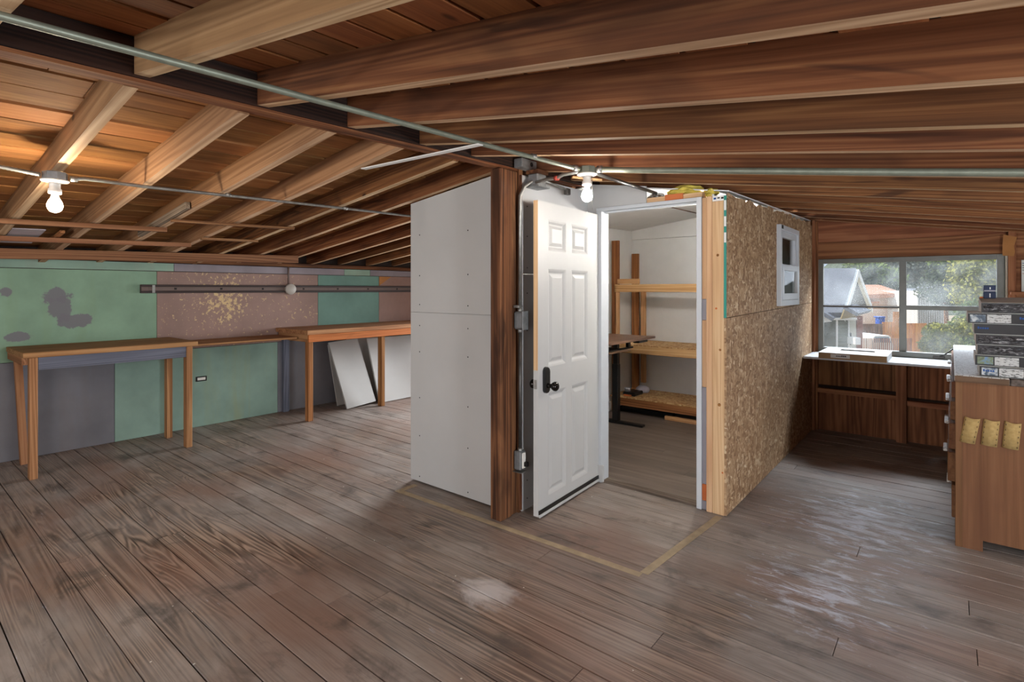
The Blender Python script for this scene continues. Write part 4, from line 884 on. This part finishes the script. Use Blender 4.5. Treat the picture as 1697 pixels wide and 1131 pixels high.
random.seed(8); HV = []; HF = []; nh = 60
for j in range(7):
    for i in range(nh+1):
        u = -40+i*2.2; p = FW*(96+j*7)+RT*(u+45); HV.append((p.x, p.y, GZ+[0, 3, 6.2, 9, 11, 12, 12][j]*(.9+.16*math.sin(i*.37)+.1*math.sin(i*.9))+random.uniform(-.4, .4)))
for j in range(6):
    for i in range(nh): HF.append((j*(nh+1)+i, j*(nh+1)+i+1, (j+1)*(nh+1)+i+1, (j+1)*(nh+1)+i))
mk('hill_slope', HV, HF, plain('hazy_woodland', (104, 112, 96), .9, .1, var=.35, sc=1.2, bump=.6), hl, (0, 0, 0), smooth=True)
SHING = plain('grey_shingles', (120, 122, 130), .8, .2, var=.15, sc=30); SIDE = plain('sage_siding', (136, 136, 118), .7, .2); SIDED = plain('olive_siding', (104, 104, 82), .7, .2)
TRIM = plain('white_house_trim', (230, 228, 222), .6, .3, var=.02); BRICK = plain('red_brick', (150, 96, 80), .85, .1, var=.2, sc=20); OCHRE = plain('ochre_gable', (150, 132, 96), .8, .2)
def quad(name, pts, th, mat, t):
    pts = [Vector(p) for p in pts]; n = (pts[1]-pts[0]).cross(pts[-1]-pts[0]).normalized()*th; k = len(pts)
    return mk(name, pts+[p+n for p in pts], [tuple(range(k))[::-1], tuple(range(k, 2*k))]+[(i, (i+1) % k, (i+1) % k+k, i+k) for i in range(k)], mat, t)
h1 = thing('neighbour_house', 'grey-roofed neighbour house with steep white-edged gable outside the window', 'house', P(1385, 480, 15)*Vector((1, 1, 0)).length*0 + Vector((at(1385, 15).x, at(1385, 15).y, GZ)))
e0, r0, f0 = P(1393, 527, 13), P(1417, 452, 16), P(1441, 514, 19)
lv = -RT*9+FW*.0
quad('roof_slope', [e0, r0, r0+lv, e0+lv], .14, SHING, h1); quad('roof_slope', [f0, f0+lv, r0+lv, r0], .14, SHING, h1)
def rake(a, b, w_): beam('rake_board', a, b, .10, w_, TRIM, h1)
rake(e0+RT*.06, r0+RT*.06, .20); rake(f0+RT*.06, r0+RT*.06, .20); obox('rake_cap', 1412, 1426, 449, 459, 15.9, .25, TRIM, h1)
wl0 = -RT*1.0
wallc = plain('house_wall_far', (120, 118, 104))
a_, b_ = e0+FW*.7+RT*-.7, f0-FW*.7+RT*-.7
obox('front_wall', 1300, 1389, 531, 760, 13.6, 4.6, SIDE, h1)
for k in range(12): obox('siding_board', 1300, 1389, 533+k*9, 533.9+k*9, 13.57, .03, SIDED, h1, 0)
obox('bay_wall', 1388, 1407, 531, 780, 13.0, .6, SIDED, h1); 
for k in range(12): obox('bay_siding', 1389, 1406, 534+k*6, 534.7+k*6, 12.97, .03, SIDE, h1, 0)
for p in (1387, 1406.5): obox('corner_trim', p, p+2, 531, 780, 12.96, .05, TRIM, h1)
obox('side_wall', 1408, 1419, 529, 760, 13.4, 3.5, plain('cream_siding', (206, 202, 186)), h1); obox('side_window', 1409.5, 1411.5, 552, 572, 13.35, .06, INK, h1)
obox('eave_trim', 1376, 1421, 527, 531, 12.9, .2, TRIM, h1); wn = obox('house_window', 1376, 1384, 545, 567, 13.5, .08, TRIM, h1); obox('window_pane', 1378, 1382, 549, 562, 13.47, .05, INK, h1)
g0 = [P(1392, 529, 12.8), P(1418, 525, 12.8), P(1398, 513, 12.8)]
quad('porch_gable', g0, .05, OCHRE, h1); quad('porch_roof', [P(1397, 512, 12.7), P(1419, 524, 12.7), P(1441, 518, 15.5), P(1416, 508, 15.5)], .08, SHING, h1)
quad('side_gable', [P(1350, 536, 12.9), P(1377, 533, 12.9), P(1361, 523, 12.9)], .05, TRIM, h1); quad('side_gable_roof', [P(1361, 522, 12.7), P(1378, 532, 12.7), P(1394, 527, 14), P(1375, 518, 15)], .08, SHING, h1)
obox('chimney', 1420, 1430, 524, 760, 14.5, .5, BRICK, h1); obox('heat_pump', 1417, 1427, 560, 572, 12.6, .3, TRIM, h1)
h2 = thing('pink_house', 'pale pink house with orange hip roof beyond the fences', 'house', (at(1460, 42).x, at(1460, 42).y, GZ))
PINKW = plain('pale_pink_stucco', (224, 200, 184), .8, .2)
obox('walls', 1414, 1487, 492, 560, 41, 9, PINKW, h2); rr = plain('orange_roof', (196, 138, 104), .8, .2)
quad('hip_roof', [P(1408, 496, 40.3), P(1489, 493, 40.3), P(1456, 478, 45), P(1430, 478, 45)], .3, rr, h2); quad('hip_roof', [P(1489, 493, 40.3), P(1494, 490, 50), P(1456, 478, 45)], .3, rr, h2)
obox('porch_roof', 1440, 1458, 500, 503, 40.4, .6, rr, h2); obox('window', 1424, 1431, 505, 520, 40.9, .2, INK, h2); obox('downpipe', 1486, 1488, 493, 545, 40.8, .2, rr, h2)
h3 = thing('white_shed', 'white ribbed metal shed behind the orange fence', 'shed', (at(1540, 38).x, at(1540, 38).y, GZ))
obox('shed_wall', 1520, 1566, 482, 600, 38, 6, TRIM, h3)
for k in range(12): obox('rib', 1521+k*3.8, 1522.2+k*3.8, 482, 600, 37.9, .1, plain('shed_rib', (204, 204, 202)) if k == 0 else bpy.data.materials['shed_rib'], h3, 0)
quad('shed_roof', [P(1518, 481, 37.6), P(1568, 483, 37.6), P(1566, 479, 45), P(1520, 477, 45)], .15, SHING, h3)
h4 = thing('cream_cottage', 'small cream cottage with dark window between the trees', 'house', (at(1510, 48).x, at(1510, 48).y, GZ))
obox('walls', 1500, 1524, 485, 560, 48, 5, plain('cream_stucco', (228, 206, 160)), h4); obox('window', 1508, 1515, 487, 499, 47.9, .2, INK, h4); quad('roof', [P(1497, 486, 47.5), P(1526, 486, 47.5), P(1524, 480, 54), P(1500, 480, 54)], .2, SHING, h4)
FENC = wood('orange_fence_wood', (200, 126, 56), (224, 150, 74), (236, 170, 96), tint=.2); FENB = wood('brown_fence_wood', (110, 78, 60), (138, 100, 78), (156, 118, 94), tint=.25)
def fence(lb, px0, px1, py0, py1, d, n, mat, step=False, gap=.12):
    t = thing('board_fence', lb, 'fence', (at((px0+px1)/2, d).x, at((px0+px1)/2, d).y, GZ))
    for k in range(n):
        a = px0+(px1-px0)*k/n; b = px0+(px1-px0)*(k+1-gap)/n; top = py0-(17 if step and a > px0+(px1-px0)*.55 else 0)
        q = P(a, top, d); L = (b-a)/887*d; zt = q.z
        c = at((a+b)/2, d); ob('board', boxbm((L, .03, zt-GZ), .004), mat('Z'), t, Vector((c.x, c.y, (zt+GZ)/2)), rot=YAWM)
    for z in (GZ+.35, GZ+1.3):
        c = at((px0+px1)/2, d+.05); ob('rail', boxbm(((px1-px0)/887*d, .05, .09), 0), mat('X'), t, Vector((c.x, c.y, z)), rot=YAWM)
fence('tall orange board fence left of the window mullion', 1462, 1494, 534, 556, 33, 16, FENC, True)
fence('lower orange board fence right of the window mullion', 1494, 1536, 536, 556, 34, 20, FENC)
fence('weathered brown board fence beside the brick chimney', 1428, 1463, 537, 553, 32.5, 14, FENB)
fence('reddish picket fence nearest the house along the yard', 1428, 1512, 561, 580, 24, 26, wood('red_picket_wood', (132, 88, 68), (162, 112, 88), (178, 130, 104), tint=.2), gap=.5)
t = thing('blue_bin', 'bright blue bin standing in front of the pink house', 'bin', (at(1462, 33.5).x, at(1462, 33.5).y, GZ)); obox('bin', 1457, 1467, 527, 545, 34.5, .4, plain('blue_bin_plastic', (40, 86, 186)), t, .03); obox('bin_lid', 1456, 1468, 525, 527, 34.4, .5, plain('blue_lid', (50, 100, 200)), t, .02)
t = thing('parked_car', 'white parked car with blue rear window beyond the picket fence', 'car', (at(1462, 29).x, at(1462, 29).y, GZ))
CARP = plain('white_car_paint', (226, 222, 214), .3, .5)
def cx(px, py, d): return P(px, py, d)
fx = [(1445, 569), (1448, 559), (1451, 556.5), (1473, 556.5), (1476, 559), (1479, 569), (1481, 585), (1443, 585)]
fv = [cx(p, q, 27.5) for p, q in fx]; bv = [cx(p, q, 27.5)+FW*1.9 for p, q in fx]
mk('car_body', fv+bv, [tuple(range(8))[::-1], tuple(range(8, 16))]+[(i, (i+1) % 8, (i+1) % 8+8, i+8) for i in range(8)], CARP, t)
quad('rear_window', [cx(1447.5, 568, 27.46), cx(1476.5, 568, 27.46), cx(1473, 559.5, 27.46), cx(1451, 559.5, 27.46)], -.02, plain('blue_car_glass', (64, 92, 116), .2, .6), t)
for px in (1447, 1473):
    c = P(px+2, 588, 27.8); lathe('wheel', [(.1, -.1), (.3, -.1), (.32, 0), (.3, .1), (.1, .1)], BLACK, Vector((c.x, c.y, GZ+.32)), t, 16, rot=YAWM @ Matrix.Rotation(math.pi/2, 3, 'Y'))
c = P(1462, 590, 27.5); ob('lower_body', boxbm((1.2, 1.8, .7), .08), CARP, t, Vector((c.x, c.y, GZ+.65))+FW*.95, rot=YAWM)
def leaf_mat(name, a, b):
    k = N(name, .7, .2); r = k.n('NewGeometry').outputs['Random Per Island']; return k.out(k.ramp(r, [(0, a), (1, b)]))
def tree(lb, px, py, d, rx, rz, cols, n, seed, blobs=7, ls=.16, cat='tree', name='leafy_tree'):
    rnd = random.Random(seed); c = P(px, py, d); b0 = Vector((c.x, c.y, GZ)); t = thing(name, lb, cat, b0, group='trees and bushes outside the window')
    tube('trunk', [b0, b0.lerp(c, .5)+RT*.1, c], max(.06, rx*.07), FENB('Z'), t, 8)
    bs = [(c+RT*rnd.uniform(-.6, .6)*rx+FW*rnd.uniform(-.5, .5)*rx+Vector((0, 0, rnd.uniform(-.6, .6)*rz)), rnd.uniform(.42, .7)) for _ in range(blobs)]
    V = []; Fc = []
    for i in range(n):
        bc, s_ = rnd.choice(bs); u = Vector((rnd.gauss(0, 1), rnd.gauss(0, 1), rnd.gauss(0, 1))).normalized()*(rnd.uniform(.55, 1))
        p = bc+Vector((u.x*rx*s_, u.y*rx*s_, u.z*rz*s_)); a = Vector((rnd.gauss(0, 1), rnd.gauss(0, 1), rnd.gauss(0, 1))).normalized()*ls; b = a.orthogonal().normalized()*ls*.55
        b = Matrix.Rotation(rnd.uniform(0, 6), 3, a.normalized()) @ b; k = len(V); V += [p-a, p+b, p+a, p-b]; Fc.append((k, k+1, k+2, k+3))
    o = mk('foliage', V, Fc, leaf_mat('leaves_'+str(seed), *cols), t); o['kind'] = 'stuff'
LG = ((70, 92, 44), (140, 158, 82)); DG = ((44, 56, 38), (92, 104, 72)); YG = ((112, 120, 50), (178, 176, 92)); GG = ((84, 92, 84), (130, 134, 122))
tree('big light green tree behind the pink house roof', 1446, 462, 62, 2.9, 2.6, LG, 2600, 1, ls=.26)
tree('grey-green hazy tree behind the upper left pane', 1480, 452, 70, 4.0, 2.6, GG, 2600, 2, ls=.3)
tree('dark green hedge row above the pink house', 1470, 484, 56, 4.0, 1.0, DG, 2400, 3, ls=.22)
tree('tall hazy grey tree behind the window mullion', 1520, 448, 84, 5.4, 3.4, GG, 2600, 4, ls=.3)
tree('dark spreading tree in the upper right pane', 1566, 470, 34, 1.7, 1.35, DG, 3200, 5, ls=.13)
tree('bright yellow-green tree at the right edge of the window', 1632, 470, 26, 1.35, 1.7, YG, 3200, 6, ls=.11)
tree('large olive-green bush in the lower right pane', 1562, 556, 17, .78, .62, YG, 4200, 7, ls=.06, cat='bush', name='leafy_bush')
tree('mid green bush behind the carton stack', 1625, 548, 20, 1.1, 1.1, LG, 3000, 8, ls=.09, cat='bush', name='leafy_bush')
tree('tall green tree far behind the bright tree', 1600, 440, 60, 4.2, 3.2, LG, 2600, 9, ls=.28)
tree('dark tree seen under the neighbour gable', 1424, 472, 48, 1.0, 1.6, DG, 1600, 10, ls=.2)
